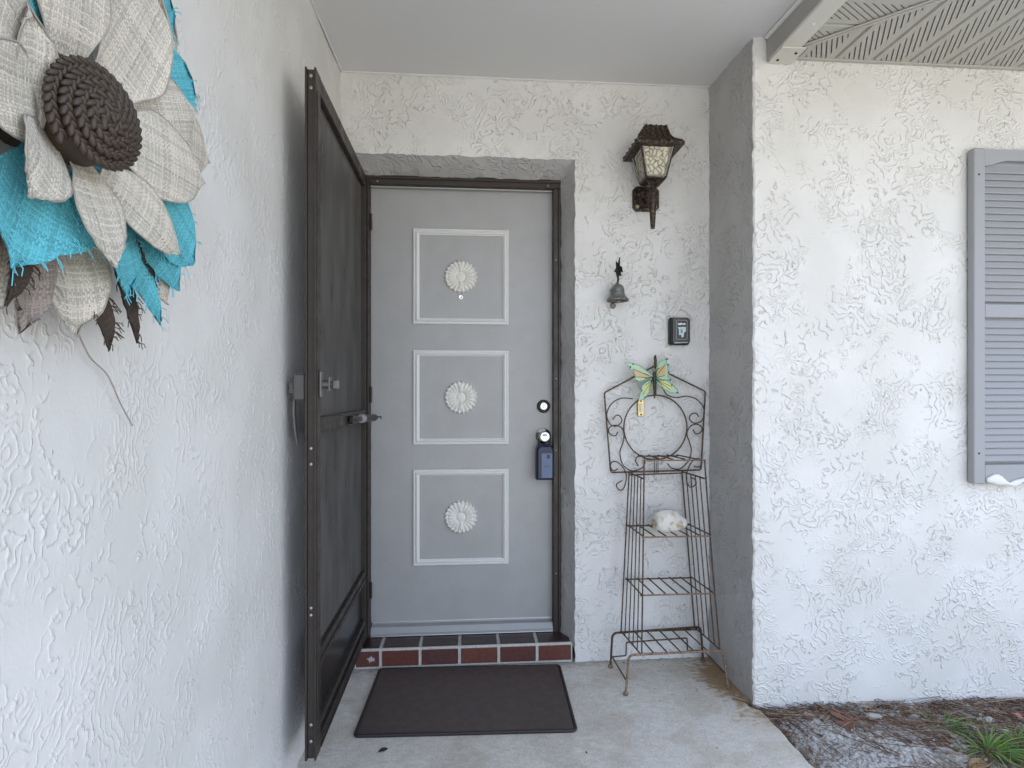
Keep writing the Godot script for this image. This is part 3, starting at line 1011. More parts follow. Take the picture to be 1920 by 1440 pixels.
func build_screen_door() -> void:
	# open at a right angle, parallel to the left wall; local z runs from the hinge outward
	var x0 := -0.458
	var x1 := -0.430
	var z0 := -0.085
	var z1 := 0.775
	var y0 := 0.112
	var y1 := 2.085
	var b := MB.new()
	# outer stile is an open channel: two flanges and a web
	b.box(Vector3(x0 - 0.002, y0, z1 - 0.055), Vector3(x0 + 0.004, y1, z1), 0.001)
	b.box(Vector3(x1 - 0.004, y0, z1 - 0.055), Vector3(x1 + 0.001, y1, z1), 0.001)
	b.box(Vector3(x0 + 0.0042, y0 + 0.004, z1 - 0.054), Vector3(x1 - 0.0042, y1 - 0.004, z1 - 0.006), 0.001)
	b.box(Vector3(x1 - 0.001, y0 + 0.06, z1 - 0.018), Vector3(x1 + 0.004, y1 - 0.06, z1 - 0.012), 0.001)
	# hinge stile
	b.box(Vector3(x0, y0, z0), Vector3(x1, y1, z0 + 0.05), 0.002)
	b.box(Vector3(x1 + 0.0005, y0, z0), Vector3(x1 + 0.008, y1, z0 + 0.02), 0.002)
	var zi0 := z0 + 0.0505
	var zi1 := z1 - 0.0555
	# rails
	b.box(Vector3(x0, y1 - 0.05, zi0), Vector3(x1, y1, zi1), 0.002)
	b.box(Vector3(x0 + 0.002, 1.036, zi0), Vector3(x1 - 0.001, 1.086, zi1), 0.002)
	b.box(Vector3(x1 - 0.0008, 1.076, zi0), Vector3(x1 + 0.003, 1.082, zi1), 0.001)
	b.box(Vector3(x1 - 0.0008, 1.040, zi0), Vector3(x1 + 0.002, 1.045, zi1), 0.001)
	b.box(Vector3(x0 + 0.002, 0.350, zi0), Vector3(x1 - 0.001, 0.402, zi1), 0.002)
	b.box(Vector3(x1 - 0.0008, 0.372, zi0), Vector3(x1 + 0.004, 0.378, zi1), 0.001)
	b.box(Vector3(x0 + 0.002, 0.176, zi0), Vector3(x1 - 0.001, 0.196, zi1), 0.002)
	b.box(Vector3(x0, y0, zi0), Vector3(x1, 0.150, zi1), 0.002)
	b.box(Vector3(x1 - 0.0008, 0.118, zi0), Vector3(x1 + 0.004, 0.124, zi1), 0.001)
	b.box(Vector3(x1 - 0.0008, 0.136, zi0), Vector3(x1 + 0.003, 0.141, zi1), 0.001)
	var sd := obj("screen_door", b, M.bronze, house)
	sd.set_meta("label", "open dark bronze screen door standing along the left wall")
	# insect screens in their frames
	var xm := x0 + 0.010
	for r in [[0.4022, 1.0358], [1.0862, y1 - 0.0502]]:
		b = MB.new()
		b.quad(Vector3(xm, r[0], zi0), Vector3(xm, r[0], zi1), Vector3(xm, r[1], zi1), Vector3(xm, r[1], zi0), Vector3(1, 0, 0), Vector2(0, r[0]), Vector2(1, r[0]), Vector2(1, r[1]), Vector2(0, r[1]))
		b.quad(Vector3(xm - 0.0008, r[0], zi0), Vector3(xm - 0.0008, r[0], zi1), Vector3(xm - 0.0008, r[1], zi1), Vector3(xm - 0.0008, r[1], zi0), Vector3(-1, 0, 0), Vector2(0, r[0]), Vector2(1, r[0]), Vector2(1, r[1]), Vector2(0, r[1]))
		obj("insect_screen", b, M.screen, sd)
	b = MB.new()
	b.box(Vector3(xm - 0.002, 0.1962, zi0), Vector3(xm + 0.001, 0.3498, zi1), 0.0003)
	b.box(Vector3(xm - 0.002, 0.1502, zi0), Vector3(xm + 0.001, 0.1758, zi1), 0.0003)
	obj("kick_plate", b, M.kick, sd)
	# rivets up the channel and on the hinge stile
	for y in [2.062, 2.028, 0.955, 1.0, 0.545, 0.525, 0.212, 0.165]:
		b = MB.new()
		b.ellipsoid(Transform3D(Basis.from_scale(Vector3(0.0055, 0.0055, 0.003)), Vector3((x0 + x1) / 2.0, y, z1 - 0.0055)), 10, 5)
		obj("rivet", b, M.rivet, sd)
	# hinges
	for y in [1.9, 1.15, 0.3]:
		b = MB.new()
		b.tube([Vector3(x1 + 0.014, y - 0.035, z0 - 0.006), Vector3(x1 + 0.014, y + 0.035, z0 - 0.006)], 0.005, 10)
		obj("hinge", b, M.bronze, sd)
	# latch: inner plate and button, outer grip
	b = MB.new()
	b.box(Vector3(x1 + 0.0012, 1.145, z1 - 0.060), Vector3(x1 + 0.009, 1.222, z1 - 0.028), 0.003)
	b.tube([Vector3(x1 + 0.008, 1.183, z1 - 0.046), Vector3(x1 + 0.030, 1.183, z1 - 0.046)], 0.012, 14)
	b.box(Vector3(x1 + 0.028, 1.163, z1 - 0.064), Vector3(x1 + 0.033, 1.205, z1 - 0.028), 0.002)
	b.box(Vector3(x1 + 0.038, 1.168, z1 - 0.058), Vector3(x1 + 0.056, 1.197, z1 - 0.034), 0.004)
	b.tube([Vector3(x1 + 0.032, 1.183, z1 - 0.046), Vector3(x1 + 0.04, 1.183, z1 - 0.046)], 0.006, 10)
	obj("latch", b, pm(lin(0.16, 0.155, 0.15), 0.42, 0.6), sd)
	b = MB.new()
	b.box(Vector3(x0 - 0.040, 1.135, z1 - 0.060), Vector3(x0 - 0.002, 1.215, z1 - 0.012), 0.006)
	b.box(Vector3(x0 - 0.054, 1.155, z1 - 0.050), Vector3(x0 - 0.0402, 1.190, z1 - 0.026), 0.002)
	b.tube([Vector3(x0 - 0.042, 1.140, z1 - 0.035), Vector3(x0 - 0.043, 1.10, z1 - 0.035), Vector3(x0 - 0.039, 1.05, z1 - 0.035), Vector3(x0 - 0.033, 1.012, z1 - 0.035)], [0.007, 0.0065, 0.006, 0.0045], 10)
	obj("handle", b, pm(lin(0.12, 0.118, 0.112), 0.42, 0.5), sd)
	# tube closer clamped to the middle rail
	b = MB.new()
	b.box(Vector3(x1 + 0.0035, 1.046, 0.26), Vector3(x1 + 0.02, 1.074, 0.33), 0.003)
	b.tube([Vector3(x1 + 0.016, 1.058, 0.30), Vector3(x1 + 0.024, 1.058, 0.20)], 0.008, 12)
	b.tube([Vector3(x1 + 0.026, 1.058, 0.17), Vector3(x1 + 0.044, 1.055, 0.02), Vector3(x1 + 0.048, 1.054, -0.01)], [0.015, 0.015, 0.009], 16)
	b.tube([Vector3(x1 + 0.048, 1.054, -0.01), Vector3(x1 + 0.055, 1.055, -0.045), Vector3(x1 + 0.062, 1.056, -0.05), Vector3(x1 + 0.064, 1.046, -0.05)], 0.003, 8)
	var cl := obj("door_closer", b, M.dark_metal, sd)
	b = MB.new()
	b.tube([Vector3(x1 + 0.0235, 1.058, 0.198), Vector3(x1 + 0.0255, 1.058, 0.172)], 0.0165, 16)
	obj("closer_collar", b, M.alu, sd)

func build_shutter() -> void:
	var z := FZ + 0.006
	var x0 := 1.900
	var x1 := 2.26
	var y0 := 0.815
	var y1 := 2.080
	var b := MB.new()
	var zf := z + 0.030
	b.box(Vector3(x0, y0, z), Vector3(x0 + 0.046, y1, zf), 0.003)
	b.box(Vector3(x1 - 0.046, y0, z), Vector3(x1, y1, zf), 0.003)
	b.box(Vector3(x0 + 0.0465, 1.442, z), Vector3(x1 - 0.0465, 1.494, zf - 0.003), 0.003)
	b.box(Vector3(x0 + 0.0465, y0, z), Vector3(x1 - 0.0465, y0 + 0.072, zf - 0.003), 0.003)
	# arched top rail
	var pl := PackedVector2Array([Vector2(x1 - 0.0465, y1 - 0.002), Vector2(x0 + 0.0465, y1 - 0.002)])
	for k in 13:
		var t := k / 12.0
		pl.append(Vector2(lerpf(x0 + 0.0465, x1 - 0.0465, t), y1 - 0.066 + 0.022 * smoothstep(0.0, 0.35, t) * smoothstep(0.0, 0.35, 1.0 - t)))
	b.plate(pl, zf - 0.003 - z, Transform3D(Basis(), Vector3(0, 0, z)))
	b.box(Vector3(x0 + 0.044, y0 + 0.07, z - 0.0005), Vector3(x1 - 0.044, y1 - 0.04, z + 0.004))
	var sh := obj("shutter", b, M.shutter, house)
	sh.set_meta("label", "grey louvred shutter fixed to the white wall")
	# louvres
	var proto := MB.new()
	var tilt := Transform3D(Basis(Vector3.RIGHT, deg_to_rad(-22)), Vector3.ZERO)
	proto.box(Vector3(x0 + 0.047, -0.0165, -0.003), Vector3(x1 - 0.047, 0.0165, 0.003), 0.002, tilt)
	var pm_ := proto.mesh()
	for r in [[0.900, 1.432], [1.506, 2.018]]:
		var cnt := int(round((r[1] - r[0]) / 0.0253))
		for k in cnt:
			var o := MeshInstance3D.new()
			o.name = "slat"
			o.mesh = pm_
			o.material_override = M.shutter
			o.position = Vector3(0, lerpf(r[0], r[1], (k + 0.5) / cnt), z + 0.014)
			sh.add_child(o, true)
	for y in [0.93, 1.98]:
		b = MB.new()
		b.ellipsoid(Transform3D(Basis.from_scale(Vector3(0.004, 0.004, 0.002)), Vector3(x0 + 0.02, y, zf)), 8, 4)
		obj("screw", b, M.dark_metal, sh)
	# blob of white filler squeezed out under the bottom rail
	b = MB.new()
	for k in 16:
		var t := k / 15.0
		b.ellipsoid(Transform3D(Basis.from_scale(Vector3(0.016, 0.012 + 0.010 * sin(t * 9.0) * sin(t * 4.0 + 0.4), 0.008)), Vector3(1.963 + t * 0.15, y0 + 0.008 + 0.010 * sin(t * 7.0 + 0.8), zf + 0.001)), 10, 6)
	obj("filler_bead", b, M.caulk, sh)

# ---------------------------------------------------------------- ground
func build_ground() -> void:
	var b := MB.new()
	b.quad(Vector3(-60, -0.12, -60), Vector3(60, -0.12, -60), Vector3(60, -0.12, 60), Vector3(-60, -0.12, 60), Vector3(0, 1, 0))
	var g := obj("ground", b, M.ground)
	g.set_meta("kind", "structure")
	# porch slab
	b = MB.new()
	var T := func(x: float, z: float) -> Vector2: return Vector2((x + 0.6) / 2.4, (z + 0.3) / 2.4)
	var nx := 60
	var ed := []
	var f := noise(14.0, 200, 3)
	for k in nx + 1:
		var z := lerpf(FZ - 0.02, 2.1, float(k) / nx)
		ed.append(Vector3(1.066 + f.get_noise_1d(z) * 0.006 - (0.03 * smoothstep(0.44, 0.39, z)), 0.0, z))
	b.quad(Vector3(LX - 0.02, 0, -0.2), Vector3(RX + 0.004, 0, -0.2), Vector3(RX + 0.004, 0, FZ - 0.02), Vector3(LX - 0.02, 0, FZ - 0.02), Vector3.UP, T.call(LX - 0.02, -0.2), T.call(RX + 0.004, -0.2), T.call(RX + 0.004, FZ - 0.02), T.call(LX - 0.02, FZ - 0.02))
	for k in nx:
		var p: Vector3 = ed[k]
		var q: Vector3 = ed[k + 1]
		b.quad(Vector3(LX - 0.02, 0, p.z), p, q, Vector3(LX - 0.02, 0, q.z), Vector3.UP, T.call(LX - 0.02, p.z), T.call(p.x, p.z), T.call(q.x, q.z), T.call(LX - 0.02, q.z))
		var c1 := Vector3(0.006, -0.005, 0)
		var dn := Vector3(0.008, -0.11, 0)
		b.quad(p, q, q + c1, p + c1, Vector3(1, 1, 0), T.call(p.x, p.z), T.call(q.x, q.z), T.call(q.x + 0.01, q.z), T.call(p.x + 0.01, p.z))
		b.quad(p + c1, q + c1, q + dn, p + dn, Vector3(1, 0, 0), T.call(p.x, p.z), T.call(q.x, q.z), T.call(q.x + 0.1, q.z), T.call(p.x + 0.1, p.z))
	var s := obj("porch_slab", b, M.conc)
	s.set_meta("kind", "structure")
	b = MB.new()
	b.box(Vector3(-0.6, -0.115, 2.104), Vector3(1.07, -0.002, 9.0), 0.005)
	b.box(Vector3(-5.5, -0.115, 2.6), Vector3(-0.604, -0.03, 9.0), 0.005)
	var w := obj("path", b, M.walk)
	w.set_meta("kind", "structure")
	# soil bed beside the slab
	b = MB.new()
	var n0 := noise(4.0, 210, 3)
	var n1 := noise(22.0, 211, 4)
	var nu := 190
	var nv := 110
	for j in nv + 1:
		var z := lerpf(0.375, 1.5, pow(float(j) / nv, 1.4))
		for i in nu + 1:
			var x := lerpf(1.058, 3.6, pow(float(i) / nu, 1.5))
			b.vert(Vector3(x, soil_y(x, z, n0, n1), z), Vector3.UP)
	for j in nv:
		for i in nu:
			var k := j * (nu + 1) + i
			b.quad_i(k, k + 1, k + nu + 2, k + nu + 1)
	b.smooth_normals()
	var so := obj("soil", b, M.soil)
	so.set_meta("kind", "structure")
	build_litter(n0, n1)

func soil_y(x: float, z: float, n0: FastNoiseLite, n1: FastNoiseLite) -> float:
	var h := -0.022 + n0.get_noise_2d(x, z) * 0.018 + n1.get_noise_2d(x, z) * 0.012
	# low mound of grey sand, and the gutter along the slab
	h += 0.022 * exp(-(pow((x - 1.34) / 0.22, 2.0) + pow((z - 0.66) / 0.14, 2.0)))
	h -= 0.035 * exp(-pow((x - 1.075) / 0.03, 2.0)) * smoothstep(0.42, 0.5, z)
	return h

func needle_mesh(bend: float) -> ArrayMesh:
	var b := MB.new()
	b.tube([Vector3(-0.5, 0, 0), Vector3(-0.17, 0.02, bend * 0.7), Vector3(0.17, 0.02, bend * 0.7), Vector3(0.5, 0, 0)], [0.014, 0.02, 0.02, 0.008], 4)
	return b.mesh()

func chip_mesh() -> ArrayMesh:
	var b := MB.new()
	var o := PackedVector2Array([Vector2(-0.5, -0.1), Vector2(-0.3, 0.16), Vector2(0.05, 0.22), Vector2(0.45, 0.12), Vector2(0.5, -0.06), Vector2(0.1, -0.2), Vector2(-0.25, -0.16)])
	b.plate(o, 0.09, Transform3D(Basis(Vector3.RIGHT, -PI / 2), Vector3.ZERO))
	return b.mesh()

func scatter(called: String, label: String, category: String, mesh: ArrayMesh, spots: Array, cols: Array) -> void:
	var mm := MultiMesh.new()
	mm.transform_format = MultiMesh.TRANSFORM_3D
	mm.use_colors = true
	mm.mesh = mesh
	mm.instance_count = spots.size()
	for i in spots.size():
		mm.set_instance_transform(i, spots[i])
		mm.set_instance_color(i, cols[i])
	var o := MultiMeshInstance3D.new()
	o.name = called
	o.multimesh = mm
	var m := pm(Color.WHITE, 0.85)
	m.vertex_color_use_as_albedo = true
	o.material_override = m
	add_child(o, true)
	tag(o, label, category)
	o.set_meta("kind", "stuff")

func litter_density(x: float, z: float) -> float:
	# straw gathers along the wall, along the slab and behind the grass; the sand mound stays bare
	var d := 0.9 * exp(-pow((z - 0.44) / 0.07, 2.0)) + 0.8 * exp(-pow((x - 1.10) / 0.05, 2.0))
	d += 0.75 * smoothstep(1.42, 1.6, x) + 0.10
	d *= 1.0 - 0.93 * exp(-(pow((x - 1.34) / 0.22, 4.0) + pow((z - 0.68) / 0.15, 4.0)))
	return d

func build_litter(n0: FastNoiseLite, n1: FastNoiseLite) -> void:
	var browns := [Color(0.14, 0.075, 0.045), Color(0.22, 0.13, 0.08), Color(0.09, 0.045, 0.028), Color(0.30, 0.22, 0.15), Color(0.17, 0.095, 0.06), Color(0.24, 0.20, 0.17)]
	for v in 2:
		var sp := []
		var co := []
		while sp.size() < 620:
			var x := 1.07 + pow(rng.randf(), 1.3) * 1.35
			var z := 0.40 + pow(rng.randf(), 1.2) * 0.75
			if rng.randf() > litter_density(x, z):
				continue
			var ln := rng.randf_range(0.018, 0.06)
			var t := Basis(Vector3.UP, rng.randf() * TAU) * Basis(Vector3.FORWARD, rng.randf_range(-0.28, 0.28))
			sp.append(Transform3D(t.scaled_local(Vector3(ln, 0.075, 0.075)), Vector3(x, soil_y(x, z, n0, n1) + rng.randf_range(0.001, 0.012), z)))
			co.append(browns[rng.randi() % 6] * rng.randf_range(0.8, 1.7))
		scatter("pine_straw" if v == 0 else "mulch_strands", "brown fallen pine needles strewn on the soil bed" if v == 0 else "curved reddish mulch strands mixed through the soil bed", "pine straw" if v == 0 else "mulch", needle_mesh(4.5 if v == 0 else 1.0), sp, co)
	var sp2 := []
	var co2 := []
	while sp2.size() < 1300:
		var x := 1.07 + rng.randf() * 1.2
		var z := 0.40 + rng.randf() * 0.7
		if rng.randf() > litter_density(x, z) + 0.05:
			continue
		var s := rng.randf_range(0.008, 0.032)
		var t := Basis(Vector3.UP, rng.randf() * TAU) * Basis(Vector3.RIGHT, rng.randf_range(-0.5, 0.5))
		sp2.append(Transform3D(t.scaled_local(Vector3.ONE * s), Vector3(x, soil_y(x, z, n0, n1) + rng.randf_range(0.0, 0.006), z)))
		co2.append(browns[rng.randi() % 6] * rng.randf_range(0.7, 1.5))
	scatter("bark_chips", "small dark bark chips scattered over the soil bed", "bark chips", chip_mesh(), sp2, co2)
	# grit on the porch slab
	var sp3 := []
	var co3 := []
	for k in 170:
		var x := rng.randf_range(-0.4, 1.04)
		var z := rng.randf_range(0.02, 0.95)
		if k >= 110:
			x = rng.randf_range(0.66, 1.0)
			z = rng.randf_range(0.012, 0.04)
		elif k < 60:
			x = rng.randf_range(0.62, 1.03)
			z = rng.randf_range(0.02, 0.35)
		if x < 0.4 and x > -0.39 and z < 0.53:
			continue
		if absf(x - 0.605) < 0.03 or absf(x - 1.018) < 0.03:
			continue
		var s := rng.randf_range(0.002, 0.0075) * (1.0 if rng.randf() < 0.9 else 1.6)
		sp3.append(Transform3D((Basis(Vector3.UP, rng.randf() * TAU)).scaled(Vector3(s, s, s)), Vector3(x, 0.0005, z)))
		co3.append(Color(0.03, 0.025, 0.02) if k < 110 and rng.randf() < 0.8 else Color(0.62, 0.6, 0.56))
	scatter("floor_grit", "dark and pale crumbs of grit on the concrete porch floor", "grit", chip_mesh(), sp3, co3)
	# grass tufts
	tuft(Vector3(1.675, soil_y(1.675, 0.56, n0, n1) - 0.004, 0.56), 26, 0.15, Vector3(0.25, 0, 0.2), "loose tuft of green grass nearest the wall")
	tuft(Vector3(1.70, soil_y(1.70, 0.70, n0, n1) - 0.004, 0.70), 80, 0.18, Vector3(0.35, 0, 0.15), "thickest clump of bright green grass in the soil bed")
	tuft(Vector3(1.86, soil_y(1.86, 0.64, n0, n1) - 0.004, 0.64), 40, 0.16, Vector3(0.2, 0, 0.3), "green grass tuft at the right edge of the soil bed")
	# leaves
	var b := MB.new()
	leaf_shape(b, true)
	var ol := obj("oak_leaf", b, pm(lin(0.20, 0.085, 0.05), 0.7))
	ol.transform = Transform3D(Basis(Vector3.UP, 1.2).scaled_local(Vector3.ONE * 0.12), Vector3(1.335, soil_y(1.335, 0.51, n0, n1) + 0.014, 0.51))
	tag(ol, "dry brown lobed oak leaf lying on straw near the wall", "leaf")
	b = MB.new()
	leaf_shape(b, false)
	var yl := obj("dry_leaf", b, pm(lin(0.36, 0.22, 0.10), 0.7))
	yl.transform = Transform3D(Basis(Vector3.UP, 0.35).scaled_local(Vector3(0.11, 0.05, 0.06)), Vector3(1.61, soil_y(1.61, 0.755, n0, n1) + 0.008, 0.755))
	tag(yl, "tan dry leaf lying in front of the grass", "leaf")
	b = MB.new()
	leaf_shape(b, false)
	var pk := obj("fallen_petal", b, pm(lin(0.55, 0.22, 0.17), 0.6))
	pk.transform = Transform3D(Basis(Vector3.UP, 2.2).scaled_local(Vector3.ONE * 0.045), Vector3(1.975, soil_y(1.975, 0.515, n0, n1) + 0.010, 0.515))
	tag(pk, "small pink petal on the mulch behind the grass", "petal")
	b = MB.new()
	lump(b, Vector3(0.030, 0.008, 0.014), 5, 0.4)
	var ws := obj("pale_stone", b, pm(lin(0.42, 0.40, 0.36), 0.9))
	ws.position = Vector3(1.455, soil_y(1.455, 0.49, n0, n1) + 0.008, 0.49)
	tag(ws, "pale flat stone half buried in straw by the wall", "stone")
	b = MB.new()
	leaf_shape(b, false)
	var ch := obj("leaf_scrap", b, M.black_box)
	ch.transform = Transform3D(Basis(Vector3.UP, 0.6).scaled_local(Vector3(0.034, 0.02, 0.026)), Vector3(-0.272, 0.002, 0.56))
	tag(ch, "curled black leaf scrap on the concrete in front of the mat", "leaf")

func leaf_shape(b: MB, lobed: bool) -> void:
	# leaf one unit long in the xz plane, midrib crease, curled edges
	var nu := 24
	var nv := 6
	var rows := []
	for i in nu + 1:
		var t := float(i) / nu
		var w := 0.34 * pow(sin(PI * clampf(t * 0.96 + 0.02, 0, 1)), 0.8)
		if lobed:
			w = (0.10 + 0.30 * pow(absf(sin(t * PI * 3.0)), 0.8)) * pow(sin(PI * clampf(t, 0.02, 0.98)), 0.35)
		var row := []
		for j in nv + 1:
			var s := float(j) / nv * 2.0 - 1.0
			row.append(b.vert(Vector3(t - 0.5 + (0.10 * absf(s) if lobed else 0.0), 0.10 * absf(s) * w / 0.34 + 0.07 * sin(t * 4.0 + s) , s * w), Vector3.UP))
		rows.append(row)
	for i in nu:
		for j in nv:
			b.quad_i(rows[i][j], rows[i][j + 1], rows[i + 1][j + 1], rows[i + 1][j])
	b.smooth_normals()
	b.tube([Vector3(-0.72, 0.02, 0.02), Vector3(-0.5, 0.03, 0), Vector3(0.0, 0.075, 0), Vector3(0.45, 0.06, 0)], [0.014, 0.014, 0.010, 0.004], 5)

func lump(b: MB, r: Vector3, sd: int, rough: float) -> void:
	var f := noise(1.1, sd, 3)
	b.ellipsoid(Transform3D(), 28, 18)
	for i in b.v.size():
		var p := b.v[i]
		var k := 1.0 + f.get_noise_3d(p.x, p.y, p.z) * rough
		b.v[i] = Vector3(p.x * r.x, p.y * r.y, p.z * r.z) * k
	b.smooth_normals()

func tuft(at: Vector3, cnt: int, ln: float, lean: Vector3, label: String) -> void:
	var b := MB.new()
	b.use_col = true
	for k in cnt:
		var a := rng.randf() * TAU
		var out := (Vector3(cos(a), 0, sin(a)) * rng.randf_range(0.3, 1.0) + lean * rng.randf_range(0.4, 2.6)).normalized()
		var l := ln * rng.randf_range(0.45, 1.0)
		var rise := rng.randf_range(0.15, 0.62)
		var root := Vector3(cos(a), 0, sin(a)) * rng.randf() * 0.03
		var side := out.cross(Vector3.UP).normalized()
		b.c = Color(rng.randf_range(0.09, 0.17), 0.26, rng.randf_range(0.03, 0.06)) * rng.randf_range(0.6, 1.4)
		if rng.randf() < 0.12:
			b.c = Color(0.32, 0.30, 0.10)
		var rows := []
		for i in 7:
			var t := i / 6.0
			var p := root + out * l * (t * 0.55 + 0.4 * t * t) + Vector3.UP * l * (rise * t * 1.5 - 1.0 * t * t * rise * 0.95)
			var w := 0.0024 * (1.0 - pow(t, 2.2)) + 0.0003
			var f := Vector3.UP * w * 0.45
			rows.append([b.vert(p - side * w + f, Vector3.UP), b.vert(p, Vector3.UP), b.vert(p + side * w + f, Vector3.UP)])
		for i in 6:
			b.quad_i(rows[i][0], rows[i][1], rows[i + 1][1], rows[i + 1][0])
			b.quad_i(rows[i][1], rows[i][2], rows[i + 1][2], rows[i + 1][1])
	b.smooth_normals()
	var m := pm(Color.WHITE, 0.5)
	m.vertex_color_use_as_albedo = true
	m.backlight_enabled = true
	m.backlight = lin(0.10, 0.2, 0.03)
	var t := thing("grass_tuft", label, "grass", at, "grass tufts in the soil bed")
	obj("blades", b, m, t)

# ---------------------------------------------------------------- things at the door
func rounded_rect(w: float, h: float, r: float, seg := 5) -> PackedVector2Array:
	var o := PackedVector2Array()
	for k in 4:
		var c := Vector2((w / 2 - r) * (1.0 if k == 0 or k == 3 else -1.0), (h / 2 - r) * (1.0 if k < 2 else -1.0))
		for s in seg + 1:
			var a := PI / 2 * (k + float(s) / seg)
			o.append(c + Vector2(cos(a), sin(a)) * r)
	return o

func build_mat() -> void:
	var t := thing("door_mat", "dark brown rubber door mat in front of the tiled step", "door mat", Vector3(0.005, 0.0, 0.262))
	t.rotation.y = -0.035
	var b := MB.new()
	b.plate(rounded_rect(0.735, 0.452, 0.012), 0.009, Transform3D(Basis(Vector3.RIGHT, -PI / 2), Vector3(0, 0.0005, 0)))
	obj("mat_pad", b, M.mat, t)
	b = MB.new()
	var o := rounded_rect(0.748, 0.465, 0.015, 6)
	var p := []
	for q in o:
		p.append(Vector3(q.x, 0.0062, q.y))
	p.append(p[0])
	p.append(p[1])
	b.tube(p, 0.0062, 8, false)
	obj("raised_rim", b, M.mat_edge, t)

func build_lantern() -> void:
	var t := thing("wall_lantern", "dark bronze wall lantern with crackled amber glass above the bell", "lantern", Vector3(0.765, 1.995, 0.0))
	# backplate with clipped corners
	var b := MB.new()
	var w := 0.058
	var h := 0.053
	var c := 0.016
	b.plate(PackedVector2Array([Vector2(-w + c, -h), Vector2(w - c, -h), Vector2(w, -h + c), Vector2(w, h - c), Vector2(w - c, h), Vector2(-w + c, h), Vector2(-w, h - c), Vector2(-w, -h + c)]), 0.010, Transform3D(Basis(), Vector3(0.005, 0, 0.004)))
	b.plate(rounded_rect(0.082, 0.075, 0.02), 0.012, Transform3D(Basis(), Vector3(0.005, 0, 0.0142)))
	obj("backplate", b, M.lantern, t)
	b = MB.new()
	b.lathe([Vector2(0.010, 0.0), Vector2(0.010, 0.006), Vector2(0.006, 0.010), Vector2(0.0, 0.011)], 14, Transform3D(Basis(Vector3.RIGHT, PI / 2), Vector3(-0.033, -0.034, 0.014)))
	obj("cap_nut", b, M.brass_dull, t)
	b = MB.new()
	b.lathe([Vector2(0.010, 0.0), Vector2(0.010, 0.006), Vector2(0.006, 0.010), Vector2(0.0, 0.011)], 14, Transform3D(Basis(Vector3.RIGHT, PI / 2), Vector3(0.043, -0.034, 0.014)))
	obj("cap_nut", b, M.brass_dull, t)
	var ax := Vector3(-0.005, 0, 0.135)
	b = MB.new()
	b.tube([Vector3(0.0, -0.012, 0.02), Vector3(-0.002, -0.018, 0.07), Vector3(-0.005, -0.012, 0.115), ax + Vector3(0, 0.004, 0)], [0.014, 0.011, 0.010, 0.012], 12)
	obj("arm", b, M.lantern, t)
	# turned stem and tapered tail
	b = MB.new()
	b.lathe([Vector2(0.0, -0.163), Vector2(0.0085, -0.163), Vector2(0.0095, -0.155), Vector2(0.0165, -0.050), Vector2(0.0165, -0.040), Vector2(0.0125, -0.036), Vector2(0.0125, -0.028), Vector2(0.0155, -0.022), Vector2(0.0145, 0.0), Vector2(0.0125, 0.006), Vector2(0.0125, 0.024), Vector2(0.02, 0.03), Vector2(0.0, 0.03)], 10, Transform3D(Basis(), ax), true)
	obj("tail_stem", b, M.lantern, t)
	# cage: bottom tray, four corner bars, glass
	var y0 := 0.032
	var y1 := 0.158
	var a0 := 0.040
	var a1 := 0.066
	b = MB.new()
	b.box(ax + Vector3(-a0 - 0.003, y0 - 0.004, -a0 - 0.003), ax + Vector3(a0 + 0.003, y0 + 0.004, a0 + 0.003), 0.002)
	for s in [[1, 1], [1, -1], [-1, 1], [-1, -1]]:
		b.tube([ax + Vector3(s[0] * a0, y0 + 0.004, s[1] * a0), ax + Vector3(s[0] * a1, y1, s[1] * a1)], 0.0055, 6)
	# gusset under the tray
	for k in 4:
		var an := k * PI / 2 + PI / 4
		b.tube([ax + Vector3(cos(an) * 0.05, y0 - 0.003, sin(an) * 0.05), ax + Vector3(cos(an) * 0.012, 0.005, sin(an) * 0.012)], [0.005, 0.004], 6)
	obj("cage", b, M.lantern, t)
	for k in 4:
		var R := Basis(Vector3.UP, k * PI / 2)
		b = MB.new()
		var g := 0.004
		b.quad(ax + R * Vector3(-a0 + g, y0 + 0.005, a0 - 0.002), ax + R * Vector3(a0 - g, y0 + 0.005, a0 - 0.002), ax + R * Vector3(a1 - g, y1, a1 - 0.002), ax + R * Vector3(-a1 + g, y1, a1 - 0.002), R * Vector3(0, 0, 1))
		b.quad(ax + R * Vector3(-a0 + g, y0 + 0.005, a0 - 0.005), ax + R * Vector3(a0 - g, y0 + 0.005, a0 - 0.005), ax + R * Vector3(a1 - g, y1, a1 - 0.005), ax + R * Vector3(-a1 + g, y1, a1 - 0.005), R * Vector3(0, 0, -1))
		var gp := obj("glass_pane", b, M.glass, t)
		# bright bead framing each pane
		b = MB.new()
		var p := [ax + R * Vector3(-a0 + g, y0 + 0.009, a0 + 0.002), ax + R * Vector3(a0 - g, y0 + 0.009, a0 + 0.002), ax + R * Vector3(a1 - g, y1 - 0.004, a1 + 0.002), ax + R * Vector3(-a1 + g, y1 - 0.004, a1 + 0.002), ax + R * Vector3(-a0 + g, y0 + 0.009, a0 + 0.002)]
		b.tube(p, 0.0042, 6)
		obj("pane_bead", b, M.lantern_edge, t)
	# lamp holder and bulb inside
	b = MB.new()
	b.lathe([Vector2(0.0, 0.036), Vector2(0.013, 0.037), Vector2(0.013, 0.06), Vector2(0.024, 0.085), Vector2(0.026, 0.105), Vector2(0.016, 0.128), Vector2(0.0, 0.134)], 16, Transform3D(Basis(), ax))
	obj("bulb", b, M.caulk, t)
